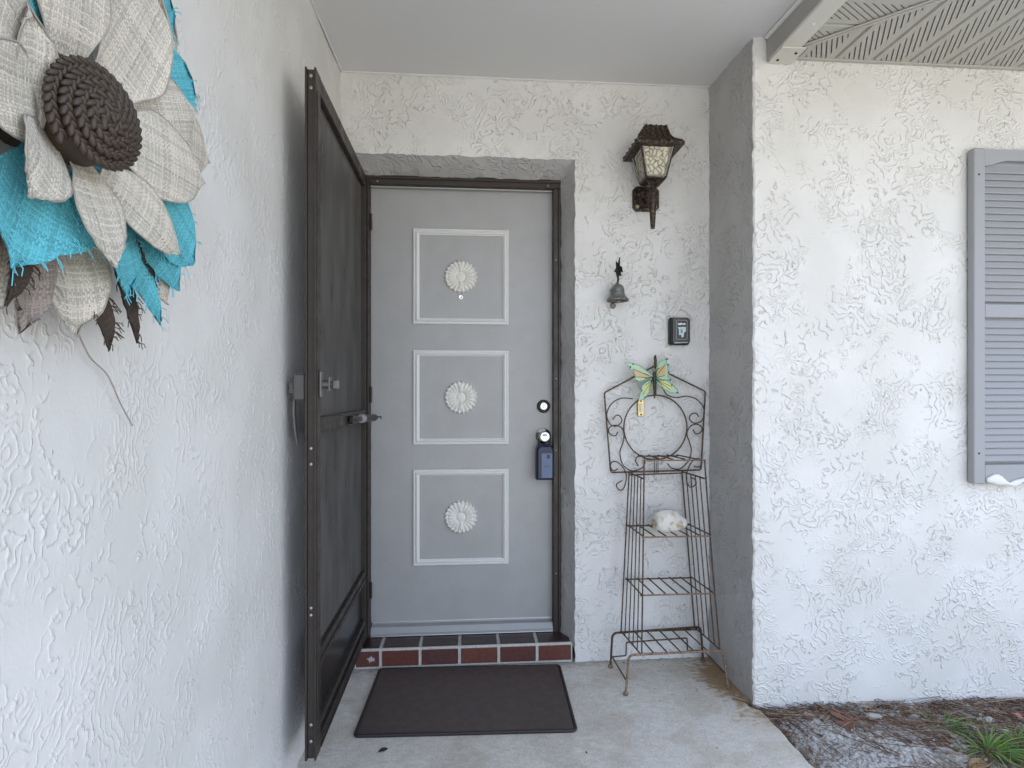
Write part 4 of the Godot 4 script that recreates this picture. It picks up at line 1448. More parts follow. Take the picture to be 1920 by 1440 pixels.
	# flared roof in concave panels with raised battens
	var prof := [Vector2(0.098, 0.148), Vector2(0.098, 0.158), Vector2(0.084, 0.168), Vector2(0.066, 0.183), Vector2(0.054, 0.203), Vector2(0.046, 0.232), Vector2(0.044, 0.243)]
	b = MB.new()
	for k in 4:
		var R := Basis(Vector3.UP, k * PI / 2)
		for i in prof.size() - 1:
			var p: Vector2 = prof[i]
			var q: Vector2 = prof[i + 1]
			b.quad(ax + R * Vector3(-p.x, p.y, p.x), ax + R * Vector3(p.x, p.y, p.x), ax + R * Vector3(q.x, q.y, q.x), ax + R * Vector3(-q.x, q.y, q.x), R * Vector3(0, 0.5, 1))
		for s in 5:
			var u := (s - 2) * 0.45
			var pts := []
			for i in range(1, prof.size()):
				var p: Vector2 = prof[i]
				pts.append(ax + R * Vector3(p.x * u, p.y + 0.001, p.x + 0.0008))
			b.tube(pts, [0.0055, 0.005, 0.0045, 0.004, 0.0035, 0.0035], 6)
	var top: Vector2 = prof[6]
	b.quad(ax + Vector3(-top.x, top.y, -top.x), ax + Vector3(top.x, top.y, -top.x), ax + Vector3(top.x, top.y, top.x), ax + Vector3(-top.x, top.y, top.x), Vector3.UP)
	b.quad(ax + Vector3(-0.098, 0.1481, -0.098), ax + Vector3(0.098, 0.1481, -0.098), ax + Vector3(0.098, 0.1481, 0.098), ax + Vector3(-0.098, 0.1481, 0.098), Vector3.DOWN)
	obj("lantern_roof", b, M.lantern, t)
	b = MB.new()
	b.ellipsoid(Transform3D(Basis.from_scale(Vector3(0.009, 0.008, 0.009)), ax + Vector3(-0.02, 0.248, 0.02)), 10, 6)
	obj("roof_nut", b, M.lantern, t)

func build_bell() -> void:
	var t := thing("wall_bell", "small weathered bronze bell on a bracket under the lantern", "bell", Vector3(0.635, 1.545, 0.0))
	var c := Vector3(0.0, 0.0, 0.055)
	var b := MB.new()
	b.lathe([Vector2(0.040, 0.004), Vector2(0.046, 0.0), Vector2(0.047, 0.004), Vector2(0.043, 0.011), Vector2(0.034, 0.020), Vector2(0.0285, 0.032), Vector2(0.027, 0.052), Vector2(0.024, 0.062), Vector2(0.016, 0.069), Vector2(0.006, 0.073), Vector2(0.005, 0.080), Vector2(0.0, 0.081)], 32, Transform3D(Basis(), c))
	b.lathe([Vector2(0.040, 0.004), Vector2(0.030, 0.020), Vector2(0.025, 0.034), Vector2(0.022, 0.058), Vector2(0.0, 0.066)], 32, Transform3D(Basis(), c))
	obj("bell_body", b, M.bell, t)
	b = MB.new()
	b.tube([c + Vector3(0, 0.066, 0), c + Vector3(0.001, 0.004, 0)], 0.0018, 6)
	b.ellipsoid(Transform3D(Basis.from_scale(Vector3(0.007, 0.008, 0.007)), c + Vector3(0.001, -0.001, 0)), 12, 8)
	obj("clapper", b, M.brass_dull, t)
	# bracket: flat plate standing out from the wall, its top cut into a spiky bird
	b = MB.new()
	b.tube([Vector3(-0.006, 0.055, 0.006), Vector3(-0.004, 0.066, 0.02), Vector3(0.0, 0.08, 0.05), Vector3(0.0, 0.084, 0.058)], [0.0065, 0.005, 0.004, 0.004], 8)
	b.tube([Vector3(0.0, 0.082, 0.056), Vector3(0.001, 0.100, 0.060)], 0.0045, 8)
	obj("bracket_arm", b, M.dark_metal, t)
	b = MB.new()
	var bird := PackedVector2Array([Vector2(0.0, 0.0), Vector2(0.012, 0.012), Vector2(0.022, 0.006), Vector2(0.018, 0.024), Vector2(0.030, 0.020), Vector2(0.026, 0.044), Vector2(0.012, 0.052), Vector2(0.014, 0.086), Vector2(0.004, 0.060), Vector2(-0.008, 0.074), Vector2(-0.006, 0.046), Vector2(-0.018, 0.030), Vector2(-0.008, 0.026)])
	b.plate(bird, 0.0055, Transform3D(Basis(Vector3.UP, deg_to_rad(-62)), Vector3(0.0, 0.096, 0.058)))
	obj("bracket_finial", b, M.dark_metal, t)
	for y in [0.052, -0.012]:
		b = MB.new()
		b.lathe([Vector2(0.0125, 0.0), Vector2(0.0125, 0.004), Vector2(0.009, 0.007), Vector2(0.004, 0.008), Vector2(0.0, 0.006)], 16, Transform3D(Basis(Vector3.RIGHT, PI / 2), Vector3(-0.008, y, 0.003)))
		obj("wall_button", b, M.bell, t)

func build_key_safe() -> void:
	var t := thing("key_safe", "black wall key box with a pale sticker near the corner", "key box", Vector3(0.914, 1.424, 0.004))
	var b := MB.new()
	b.box(Vector3(-0.045, -0.060, 0.0), Vector3(0.042, 0.058, 0.030), 0.006)
	obj("case", b, M.black_box, t)
	b = MB.new()
	b.plate(rounded_rect(0.076, 0.108, 0.010), 0.010, Transform3D(Basis(), Vector3(0.002, 0, 0.0302)))
	obj("cover", b, M.black_shell, t)
	b = MB.new()
	var o := rounded_rect(0.047, 0.082, 0.005)
	var p := []
	for q in o:
		p.append(Vector3(q.x + 0.003, q.y + 0.004, 0.0405))
	p.append(p[0])
	p.append(p[1])
	b.tube(p, 0.0014, 6, false)
	obj("window_rim", b, M.alu_worn, t)
	b = MB.new()
	b.tube([Vector3(-0.028, -0.052, 0.037), Vector3(0.030, -0.050, 0.037)], 0.0035, 8)
	obj("bottom_lip", b, M.alu, t)
	# printed emblem and sticker
	b = MB.new()
	b.plate(PackedVector2Array([Vector2(-0.015, 0.024), Vector2(-0.016, 0.033), Vector2(-0.008, 0.031), Vector2(-0.002, 0.034), Vector2(0.006, 0.031), Vector2(0.016, 0.033), Vector2(0.018, 0.027), Vector2(0.012, 0.024), Vector2(0.004, 0.027), Vector2(-0.004, 0.024)]), 0.0004, Transform3D(Basis(), Vector3(0.002, 0, 0.0404)))
	obj("emblem", b, M.caulk, t)
	b = MB.new()
	b.plate(PackedVector2Array([Vector2(-0.016, 0.015), Vector2(0.019, 0.016), Vector2(0.019, -0.004), Vector2(0.011, -0.008), Vector2(0.009, -0.026), Vector2(0.002, -0.030), Vector2(-0.002, -0.018), Vector2(-0.011, -0.019), Vector2(-0.011, 0.004)]), 0.0004, Transform3D(Basis(), Vector3(0.002, 0, 0.0404)))
	obj("sticker", b, pm(lin(0.55, 0.68, 0.72), 0.4), t)
	b = MB.new()
	b.plate(rounded_rect(0.009, 0.018, 0.003), 0.0004, Transform3D(Basis(), Vector3(0.002, -0.002, 0.0409)))
	obj("sticker_mark", b, pm(lin(0.16, 0.33, 0.38), 0.4), t)

func build_doorbell() -> void:
	var t := thing("doorbell", "brass doorbell button seen through the ring of the plant stand", "doorbell", Vector3(0.748, 1.093, 0.003))
	var b := MB.new()
	b.box(Vector3(-0.014, -0.037, 0.0), Vector3(0.014, 0.037, 0.011), 0.002)
	obj("plate", b, M.brass, t)
	b = MB.new()
	b.box(Vector3(-0.006, -0.018, 0.0112), Vector3(0.006, 0.018, 0.0155), 0.002)
	obj("button", b, M.button, t)
	for y in [-0.029, 0.029]:
		b = MB.new()
		b.lathe([Vector2(0.004, 0.0), Vector2(0.003, 0.002), Vector2(0.0, 0.0025)], 10, Transform3D(Basis(Vector3.RIGHT, PI / 2), Vector3(0, y, 0.0112)))
		obj("screw", b, M.dark_metal, t)

func curve_pts(pts: Array, z: float, div := 6) -> Array:
	# smooth line through flat points
	var out := []
	var k := pts.size()
	for i in k - 1:
		var p0: Vector2 = pts[maxi(i - 1, 0)]
		var p1: Vector2 = pts[i]
		var p2: Vector2 = pts[i + 1]
		var p3: Vector2 = pts[mini(i + 2, k - 1)]
		for s in div:
			var q := p1.cubic_interpolate(p2, p0, p3, float(s) / div)
			out.append(Vector3(q.x, q.y, z))
	var l: Vector2 = pts[k - 1]
	out.append(Vector3(l.x, l.y, z))
	return out

func fillet(pts: Array, r: float) -> Array:
	# polyline with rounded corners
	var out := [pts[0]]
	for i in range(1, pts.size() - 1):
		var p: Vector3 = pts[i]
		var a: Vector3 = (pts[i - 1] - p)
		var b: Vector3 = (pts[i + 1] - p)
		var ra := minf(r, a.length() * 0.45)
		var rb := minf(r, b.length() * 0.45)
		var s := p + a.normalized() * ra
		var e := p + b.normalized() * rb
		for k in 6:
			var t := k / 5.0
			out.append(s.lerp(p, t).lerp(p.lerp(e, t), t))
	out.append(pts[pts.size() - 1])
	return out

func build_stand() -> void:
	var t := thing("plant_stand", "rusty wire tiered plant stand with scrolled back in the corner", "plant stand")
	var r := 0.0031
	# two hoop legs with ball feet
	var b := MB.new()
	b.tube(fillet([Vector3(0.602, 0.006, 0.062), Vector3(0.612, 0.142, 0.056), Vector3(1.006, 0.146, 0.032), Vector3(1.014, 0.006, 0.036)], 0.022), 0.0049, 10)
	obj("leg_hoop", b, M.wire, t)
	b = MB.new()
	b.tube(fillet([Vector3(0.606, 0.006, 0.284), Vector3(0.624, 0.143, 0.262), Vector3(1.006, 0.143, 0.252), Vector3(1.019, 0.006, 0.266)], 0.022), 0.0049, 10)
	obj("leg_hoop", b, M.wire_rust, t)
	for p in [Vector3(0.602, 0, 0.062), Vector3(1.014, 0, 0.036), Vector3(0.606, 0, 0.284), Vector3(1.019, 0, 0.266)]:
		b = MB.new()
		b.lathe([Vector2(0.0, 0.0), Vector2(0.009, 0.001), Vector2(0.0105, 0.005), Vector2(0.009, 0.010), Vector2(0.005, 0.013)], 14, Transform3D(Basis(), p))
		obj("foot", b, M.wire_rust, t)
	# floor stretchers and the back brace
	b = MB.new()
	b.tube([Vector3(0.606, 0.050, 0.060), Vector3(0.611, 0.050, 0.280)], r, 8)
	b.tube([Vector3(1.012, 0.050, 0.037), Vector3(1.016, 0.050, 0.264)], r, 8)
	b.tube(fillet([Vector3(0.607, 0.040, 0.052), Vector3(0.672, 0.042, 0.050), Vector3(0.674, 0.098, 0.049), Vector3(0.944, 0.102, 0.036), Vector3(0.945, 0.046, 0.036), Vector3(1.010, 0.046, 0.034)], 0.008), r, 8)
	obj("brace", b, M.wire, t)
	# side ladders: verticals that lean slightly inward to the top
	for s in [0, 1]:
		b = MB.new()
		for k in 6:
			var f := k / 5.0
			var x0: float = lerpf(0.650, 0.676, f) if s == 0 else lerpf(0.978, 0.992, f)
			var x1: float = lerpf(0.690, 0.707, f) if s == 0 else lerpf(0.922, 0.956, f)
			var z0: float = lerpf(0.052, 0.258, f) if s == 0 else lerpf(0.034, 0.252, f)
			var z1: float = lerpf(0.034, 0.190, f)
			var top := 0.815 if k < 5 else 0.884
			b.tube([Vector3(x0, 0.143, z0), Vector3(lerpf(x0, x1, 0.5), 0.48, lerpf(z0, z1, 0.5)), Vector3(x1, top, z1)], r * (1.0 if k == 0 or k == 5 else 0.78), 8)
		var xa := 0.690 if s == 0 else 0.922
		var xb := 0.707 if s == 0 else 0.956
		b.tube([Vector3(xa, 0.818, 0.034), Vector3(xb, 0.812, 0.190)], r * 1.1, 8)
		obj("side_rail", b, M.wire, t)
	# shelves: front and back bar with cross slats
	var tiers := [[0.143, 0.650, 0.978, 0.05, 0.668, 0.992, 0.255, 7], [0.360, 0.678, 0.962, 0.033, 0.684, 0.974, 0.228, 7], [0.588, 0.684, 0.950, 0.032, 0.692, 0.966, 0.226, 7], [0.886, 0.734, 0.90, 0.032, 0.707, 0.955, 0.190, 5]]
	for q in tiers:
		b = MB.new()
		var cnt: int = q[7]
		var top := cnt == 5
		for k in cnt:
			var f := k / float(cnt - 1)
			var xa2 := lerpf(q[1], q[2], f)
			var xb2 := lerpf(q[4], q[5], f)
			if top:
				xb2 = lerpf(0.725, 0.925, f)
			b.tube([Vector3(xa2, q[0] + 0.004, q[3]), Vector3(xb2, q[0] + 0.004, q[6])], r * 0.95, 8)
		b.tube([Vector3(q[1] - 0.004, q[0], q[3]), Vector3(q[2] + 0.004, q[0], q[3])], r, 8)
		var sh := obj("shelf", b, M.wire, t)
		b = MB.new()
		b.tube([Vector3(q[4] - 0.006, q[0], q[6]), Vector3(q[5] + 0.006, q[0], q[6])], r, 8)
		obj("front_bar", b, M.wire_rust, sh)
	# scrolled back panel
	var z := 0.030
	b = MB.new()
	b.tube(fillet([Vector3(0.801, 1.270, z), Vector3(1.027, 1.164, z), Vector3(1.008, 0.824, z), Vector3(0.611, 0.817, z), Vector3(0.583, 1.158, z), Vector3(0.801, 1.272, z)], 0.012), r * 1.15, 8)
	b.tube([Vector3(0.690, 0.806, z + 0.004), Vector3(0.922, 0.812, z + 0.004)], r, 8)
	for x in [0.800, 0.808, 0.816]:
		b.tube([Vector3(x, 0.808, z + 0.006), Vector3(x, 0.888, z + 0.006)], r * 0.6, 6)
	b.tube([Vector3(0.808, 1.147, z), Vector3(0.808, 1.300, z + 0.004), Vector3(0.803, 1.318, z + 0.012), Vector3(0.795, 1.312, z + 0.022), Vector3(0.795, 1.26, z + 0.026)], r, 8)
	var bp := obj("back_panel", b, M.wire, t)
	b = MB.new()
	var ring := []
	for k in 49:
		var a := TAU * k / 48
		ring.append(Vector3(0.806 + cos(a) * 0.1385, 1.009 + sin(a) * 0.1385, z + 0.002))
	b.tube(ring, r, 8, false)
	obj("ring", b, M.wire, bp)
	var V := func(a: Array) -> Array:
		var o := []
		for k in range(0, a.size(), 2):
			o.append(Vector2(a[k], a[k + 1]))
		return o
	var scrolls := [
		[0.706, 1.132, 0.654, 1.134, 0.613, 1.110, 0.593, 1.067, 0.605, 1.027, 0.633, 1.015, 0.658, 1.035, 0.650, 1.058, 0.633, 1.061, 0.619, 1.043],
		[0.641, 0.991, 0.629, 0.974, 0.605, 0.984, 0.603, 1.007, 0.629, 1.019, 0.658, 1.007, 0.668, 0.979, 0.662, 0.940, 0.650, 0.904, 0.662, 0.852, 0.702, 0.824, 0.747, 0.836, 0.759, 0.863, 0.751, 0.887, 0.730, 0.887, 0.718, 0.868, 0.730, 0.844],
		[0.641, 0.833, 0.621, 0.825, 0.609, 0.845, 0.617, 0.863, 0.641, 0.861, 0.670, 0.829, 0.678, 0.793, 0.666, 0.749, 0.646, 0.744, 0.635, 0.766, 0.660, 0.783],
		[0.840, 1.173, 0.856, 1.149, 0.897, 1.137, 0.942, 1.143, 0.984, 1.131, 1.012, 1.104, 1.021, 1.072, 1.008, 1.036, 0.975, 1.027, 0.955, 1.045, 0.963, 1.065, 0.984, 1.069, 0.996, 1.054],
		[0.971, 0.999, 0.984, 0.980, 1.006, 0.988, 1.010, 1.008, 0.988, 1.022, 0.959, 1.013, 0.944, 0.981, 0.955, 0.945, 0.963, 0.909, 0.951, 0.865, 0.914, 0.831, 0.877, 0.834, 0.858, 0.854],
		[0.975, 0.841, 1.000, 0.838, 1.010, 0.860, 0.992, 0.874, 0.967, 0.861, 0.947, 0.825, 0.942, 0.781, 0.959, 0.751, 0.984, 0.764, 0.979, 0.784, 0.959, 0.793]]
	for s in scrolls:
		b = MB.new()
		b.tube(curve_pts(V.call(s), z + 0.004), r * 0.85, 8)
		obj("scroll", b, M.wire, bp)
	# rock on the third shelf
	b = MB.new()
	b.ellipsoid(Transform3D(), 32, 20)
	var f2 := noise(1.3, 301, 3)
	for i in b.v.size():
		var p := b.v[i]
		var k := 1.0 + f2.get_noise_3d(p.x, p.y, p.z) * 0.16
		var y := maxf(p.y, -0.5)
		b.v[i] = Vector3(p.x * 0.064 + 0.010 * p.x * absf(p.x), (y * 0.055 - 0.014 * p.x * y), p.z * 0.05) * k
	b.smooth_normals()
	var rk := obj("rock", b, M.rock)
	rk.position = Vector3(0.835, 0.620, 0.125)
	tag(rk, "cream and tan rock sitting on a wire shelf", "rock")

func wing(b: MB, pts: Array, th: float) -> void:
	b.plate(PackedVector2Array(pts), th)

func build_butterfly() -> void:
	var t := thing("butterfly", "painted green and yellow metal butterfly hanging on the plant stand", "butterfly", Vector3(0.784, 1.222, 0.062))
	var green := pm(lin(0.22, 0.44, 0.27), 0.4)
	var mint := pm(lin(0.46, 0.62, 0.45), 0.4)
	var amber := pm(lin(0.62, 0.46, 0.22), 0.4)
	var yellow := pm(lin(0.72, 0.70, 0.22), 0.4)
	var dark := pm(lin(0.035, 0.06, 0.045), 0.45)
	# body: ringed, tapered
	var b := MB.new()
	var pr := [Vector2(0.0, 0.030), Vector2(0.007, 0.026), Vector2(0.008, 0.018), Vector2(0.006, 0.012), Vector2(0.009, 0.004), Vector2(0.009, -0.010)]
	for k in 7:
		var y := -0.014 - k * 0.010
		var w := 0.0085 - k * 0.0009
		pr.append(Vector2(w * 0.72, y))
		pr.append(Vector2(w, y - 0.005))
	pr.append(Vector2(0.0, -0.088))
	b.lathe(pr, 12, Transform3D(Basis(), Vector3(0.006, -0.004, 0.004)))
	obj("body", b, pm(lin(0.06, 0.045, 0.03), 0.4, 0.5), t)
	b = MB.new()
	for s: float in [-1.0, 1.0]:
		b.tube([Vector3(0.006, 0.022, 0.006), Vector3(0.006 + s * 0.012, 0.036, 0.012), Vector3(0.006 + s * 0.020, 0.040, 0.014)], 0.0013, 5)
	obj("antenna", b, dark, t)
	# each wing: plate with a contrasting inset, veins and dark tips
	var wings := [
		{"r": [0.0, 0.0], "o": [0.0, 0.006, -0.030, 0.028, -0.062, 0.050, -0.098, 0.060, -0.130, 0.062, -0.112, 0.046, -0.106, 0.034, -0.092, 0.030, -0.084, 0.006, -0.080, -0.016, -0.050, -0.014, -0.020, -0.004], "i": [-0.012, 0.004, -0.040, 0.018, -0.094, 0.036, -0.080, 0.002, -0.040, -0.004], "c": amber, "turn": 0.20},
		{"r": [0.012, 0.0], "o": [0.0, 0.004, 0.004, 0.040, 0.018, 0.066, 0.050, 0.082, 0.044, 0.060, 0.056, 0.056, 0.050, 0.034, 0.058, 0.022, 0.050, 0.006, 0.066, -0.010, 0.030, -0.010], "i": [0.006, 0.006, 0.010, 0.040, 0.042, 0.056, 0.040, 0.008], "c": amber, "turn": -0.5},
		{"r": [0.0, -0.006], "o": [0.0, 0.0, -0.030, -0.012, -0.052, -0.028, -0.058, -0.052, -0.070, -0.094, -0.040, -0.082, -0.018, -0.056, -0.004, -0.020], "i": [-0.010, -0.012, -0.036, -0.028, -0.050, -0.066, -0.022, -0.048], "c": yellow, "turn": 0.25},
		{"r": [0.012, -0.006], "o": [0.0, 0.0, 0.024, 0.004, 0.050, -0.006, 0.072, -0.026, 0.090, -0.046, 0.094, -0.062, 0.060, -0.056, 0.030, -0.040, 0.010, -0.020], "i": [0.012, -0.006, 0.036, -0.008, 0.068, -0.034, 0.062, -0.046, 0.030, -0.030], "c": yellow, "turn": -0.35}]
	for w in wings:
		var root := Vector3(w.r[0], w.r[1], 0.0)
		var xf := Transform3D(Basis(Vector3.UP, w.turn), root)
		var P := func(a: Array) -> PackedVector2Array:
			var o := PackedVector2Array()
			for k in range(0, a.size(), 2):
				o.append(Vector2(a[k], a[k + 1]))
			return o
		b = MB.new()
		var out: PackedVector2Array = P.call(w.o)
		b.plate(out, 0.0016, xf)
		var wg := obj("wing", b, mint, t)
		b = MB.new()
		var inn: PackedVector2Array = P.call(w.i)
		b.plate(inn, 0.0012, xf * Transform3D(Basis(), Vector3(0, 0, 0.0018)))
		obj("wing_inset", b, w.c, wg)
		b = MB.new()
		for p in inn:
			b.tube([xf * Vector3(0, 0, 0.003), xf * Vector3(p.x, p.y, 0.0036)], 0.0011, 5)
		for p in range(3, out.size() - 1, 2):
			b.ellipsoid(xf * Transform3D(Basis.from_scale(Vector3(0.0045, 0.0045, 0.0016)), Vector3(out[p].x * 0.94, out[p].y * 0.94, 0.0016)), 8, 4)
		obj("wing_veins", b, dark, wg)
		b = MB.new()
		var rim := []
		for p in out:
			rim.append(xf * Vector3(p.x, p.y, 0.0012))
		rim.append(rim[0])
		b.tube(rim, 0.0022, 5, false)
		obj("wing_rim", b, green, wg)

func build_lockbox() -> void:
	var t := thing("lock_box", "navy blue realtor lock box hanging from the door knob", "lock box", Vector3(0.343, 0.848, -0.098))
	var b := MB.new()
	b.tube(fillet([Vector3(-0.024, 0.060, -0.004), Vector3(-0.024, 0.118, -0.004), Vector3(0.024, 0.118, -0.004), Vector3(0.024, 0.060, -0.004)], 0.03), 0.006, 10)
	obj("shackle", b, M.dark_metal, t)
	b = MB.new()
	var o := PackedVector2Array([Vector2(-0.038, -0.076), Vector2(0.038, -0.076), Vector2(0.038, 0.060), Vector2(0.028, 0.078), Vector2(-0.028, 0.078), Vector2(-0.038, 0.060)])
	b.plate(o, 0.040, Transform3D(Basis(), Vector3(0, 0, -0.022)))
	var inn := PackedVector2Array([Vector2(-0.030, -0.068), Vector2(0.032, -0.068), Vector2(0.032, 0.055), Vector2(0.024, 0.069), Vector2(-0.022, 0.069), Vector2(-0.030, 0.055)])
	for k in 6:
		var k2 := (k + 1) % 6
		b.quad(Vector3(o[k].x, o[k].y, 0.018), Vector3(o[k2].x, o[k2].y, 0.018), Vector3(inn[k2].x, inn[k2].y, 0.026), Vector3(inn[k].x, inn[k].y, 0.026), Vector3(inn[k].x, inn[k].y, 1))
	b.plate(inn, 0.0005, Transform3D(Basis(), Vector3(0, 0, 0.0256)))
	obj("case", b, M.navy, t)
	b = MB.new()
	b.plate(rounded_rect(0.047, 0.108, 0.003), 0.0012, Transform3D(Basis(), Vector3(0.008, -0.012, 0.0262)))
	obj("face_panel", b, M.navy_face, t)
	b = MB.new()
	b.plate(rounded_rect(0.014, 0.018, 0.005), 0.0008, Transform3D(Basis(), Vector3(0.014, 0.028, 0.0275)))
	obj("emblem", b, M.navy, t)
	b = MB.new()
	b.box(Vector3(-0.006, -0.012, 0.0275), Vector3(0.020, -0.0105, 0.0281))
	b.box(Vector3(-0.006, -0.019, 0.0275), Vector3(0.020, -0.0178, 0.0281))
	obj("panel_line", b, M.navy, t)

# ---------------------------------------------------------------- wreath
# petal: burlap strip from root to tip in wreath axes (x right along the wall, y up, z out), cupped, arched, wired hem
func petal(w: Node3D, kind: String, root: Vector3, tip: Vector3, width: float, blunt: float, arch: float, cup: float, twist: float) -> void:
	var b := MB.new()
	var hem := MB.new()
	var along := tip - root
	var ln := along.length()
	var d := along / ln
	var side := Vector3(0, 0, 1).cross(d).normalized()
	side = side.rotated(d, twist)
	var nrm := d.cross(side).normalized()
	if nrm.z < 0.0:
		nrm = -nrm
	var nu := 16
	var nv := 8
	var wob := noise(9.0, rng.randi() % 9999, 2)
	var rows := []
	var back := []
	var ea := []
	var eb := []
	var phase := rng.randf() * 4.0
	for i in nu + 1:
		var t := float(i) / nu
		var prof := lerpf(0.45, 1.0, smoothstep(0.0, 0.45, t)) * pow(clampf(1.0 - pow(t, 3.2 + blunt * 6.0), 0.0, 1.0), 0.55)
		prof = maxf(prof, 0.03 + blunt * 0.5)
		var cn := root + along * t + nrm * (arch * sin(t * PI) + 0.0015 * sin(t * 6.0 + phase))
		var ra := []
		var rb := []
		for j in nv + 1:
			var s := float(j) / nv * 2.0 - 1.0
			var p := cn + side * s * prof * width * 0.5 + nrm * (cup * (s * s - 0.4) + wob.get_noise_2d(t * 3.0, s + phase) * 0.003 * t)
			p += d * (1.0 - s * s) * 0.012 * t
			ra.append(b.vert(p, nrm, Vector2(s * width * 0.5 * prof, t * ln) / 0.078))
			if j == 0: ea.append(p)
			if j == nv: eb.append(p)
		rows.append(ra)
	for i in nu + 1:
		var rb := []
		for j in nv + 1:
			rb.append(b.vert(b.v[rows[i][j]] - nrm * 0.0012, -nrm, b.uv[rows[i][j]]))
		back.append(rb)
	for i in nu:
		for j in nv:
			b.quad_i(rows[i][j], rows[i][j + 1], rows[i + 1][j + 1], rows[i + 1][j])
			b.quad_i(back[i][j], back[i][j + 1], back[i + 1][j + 1], back[i + 1][j])
	b.smooth_normals()
	var o := obj("petal", b, M[kind], w)
	# folded hem, or loose threads on the frayed blue and brown pieces
	if kind == "cream":
		eb.reverse()
		var edge := ea.duplicate()
		for j in range(1, nv):
			edge.append(b.v[rows[nu][j]])
		edge.append_array(eb)
		hem.tube(edge, 0.0012, 5, false)
		obj("hem", hem, M.cream, o)
	else:
		for k in 30:
			var i := rng.randi_range(5, nu)
			var j := 0 if rng.randf() < 0.5 else nv
			if i == nu:
				j = rng.randi_range(0, nv)
			var p: Vector3 = b.v[rows[i][j]]
			var dir := (side * (1.0 if j > nv / 2 else -1.0) * (0.7 if i < nu else 0.1) + d * rng.randf_range(0.1, 1.0) + nrm * rng.randf_range(-0.1, 0.4)).normalized()
			var l := rng.randf_range(0.004, 0.014)
			hem.tube([p - dir * 0.002, p + dir * l * 0.5 + nrm * rng.randf_range(-0.002, 0.003), p + dir * l + Vector3(0, -0.3, 0) * l], 0.0006, 4, false)
		obj("frayed_threads", hem, M[kind + "_thread"], o).set_meta("kind", "stuff")

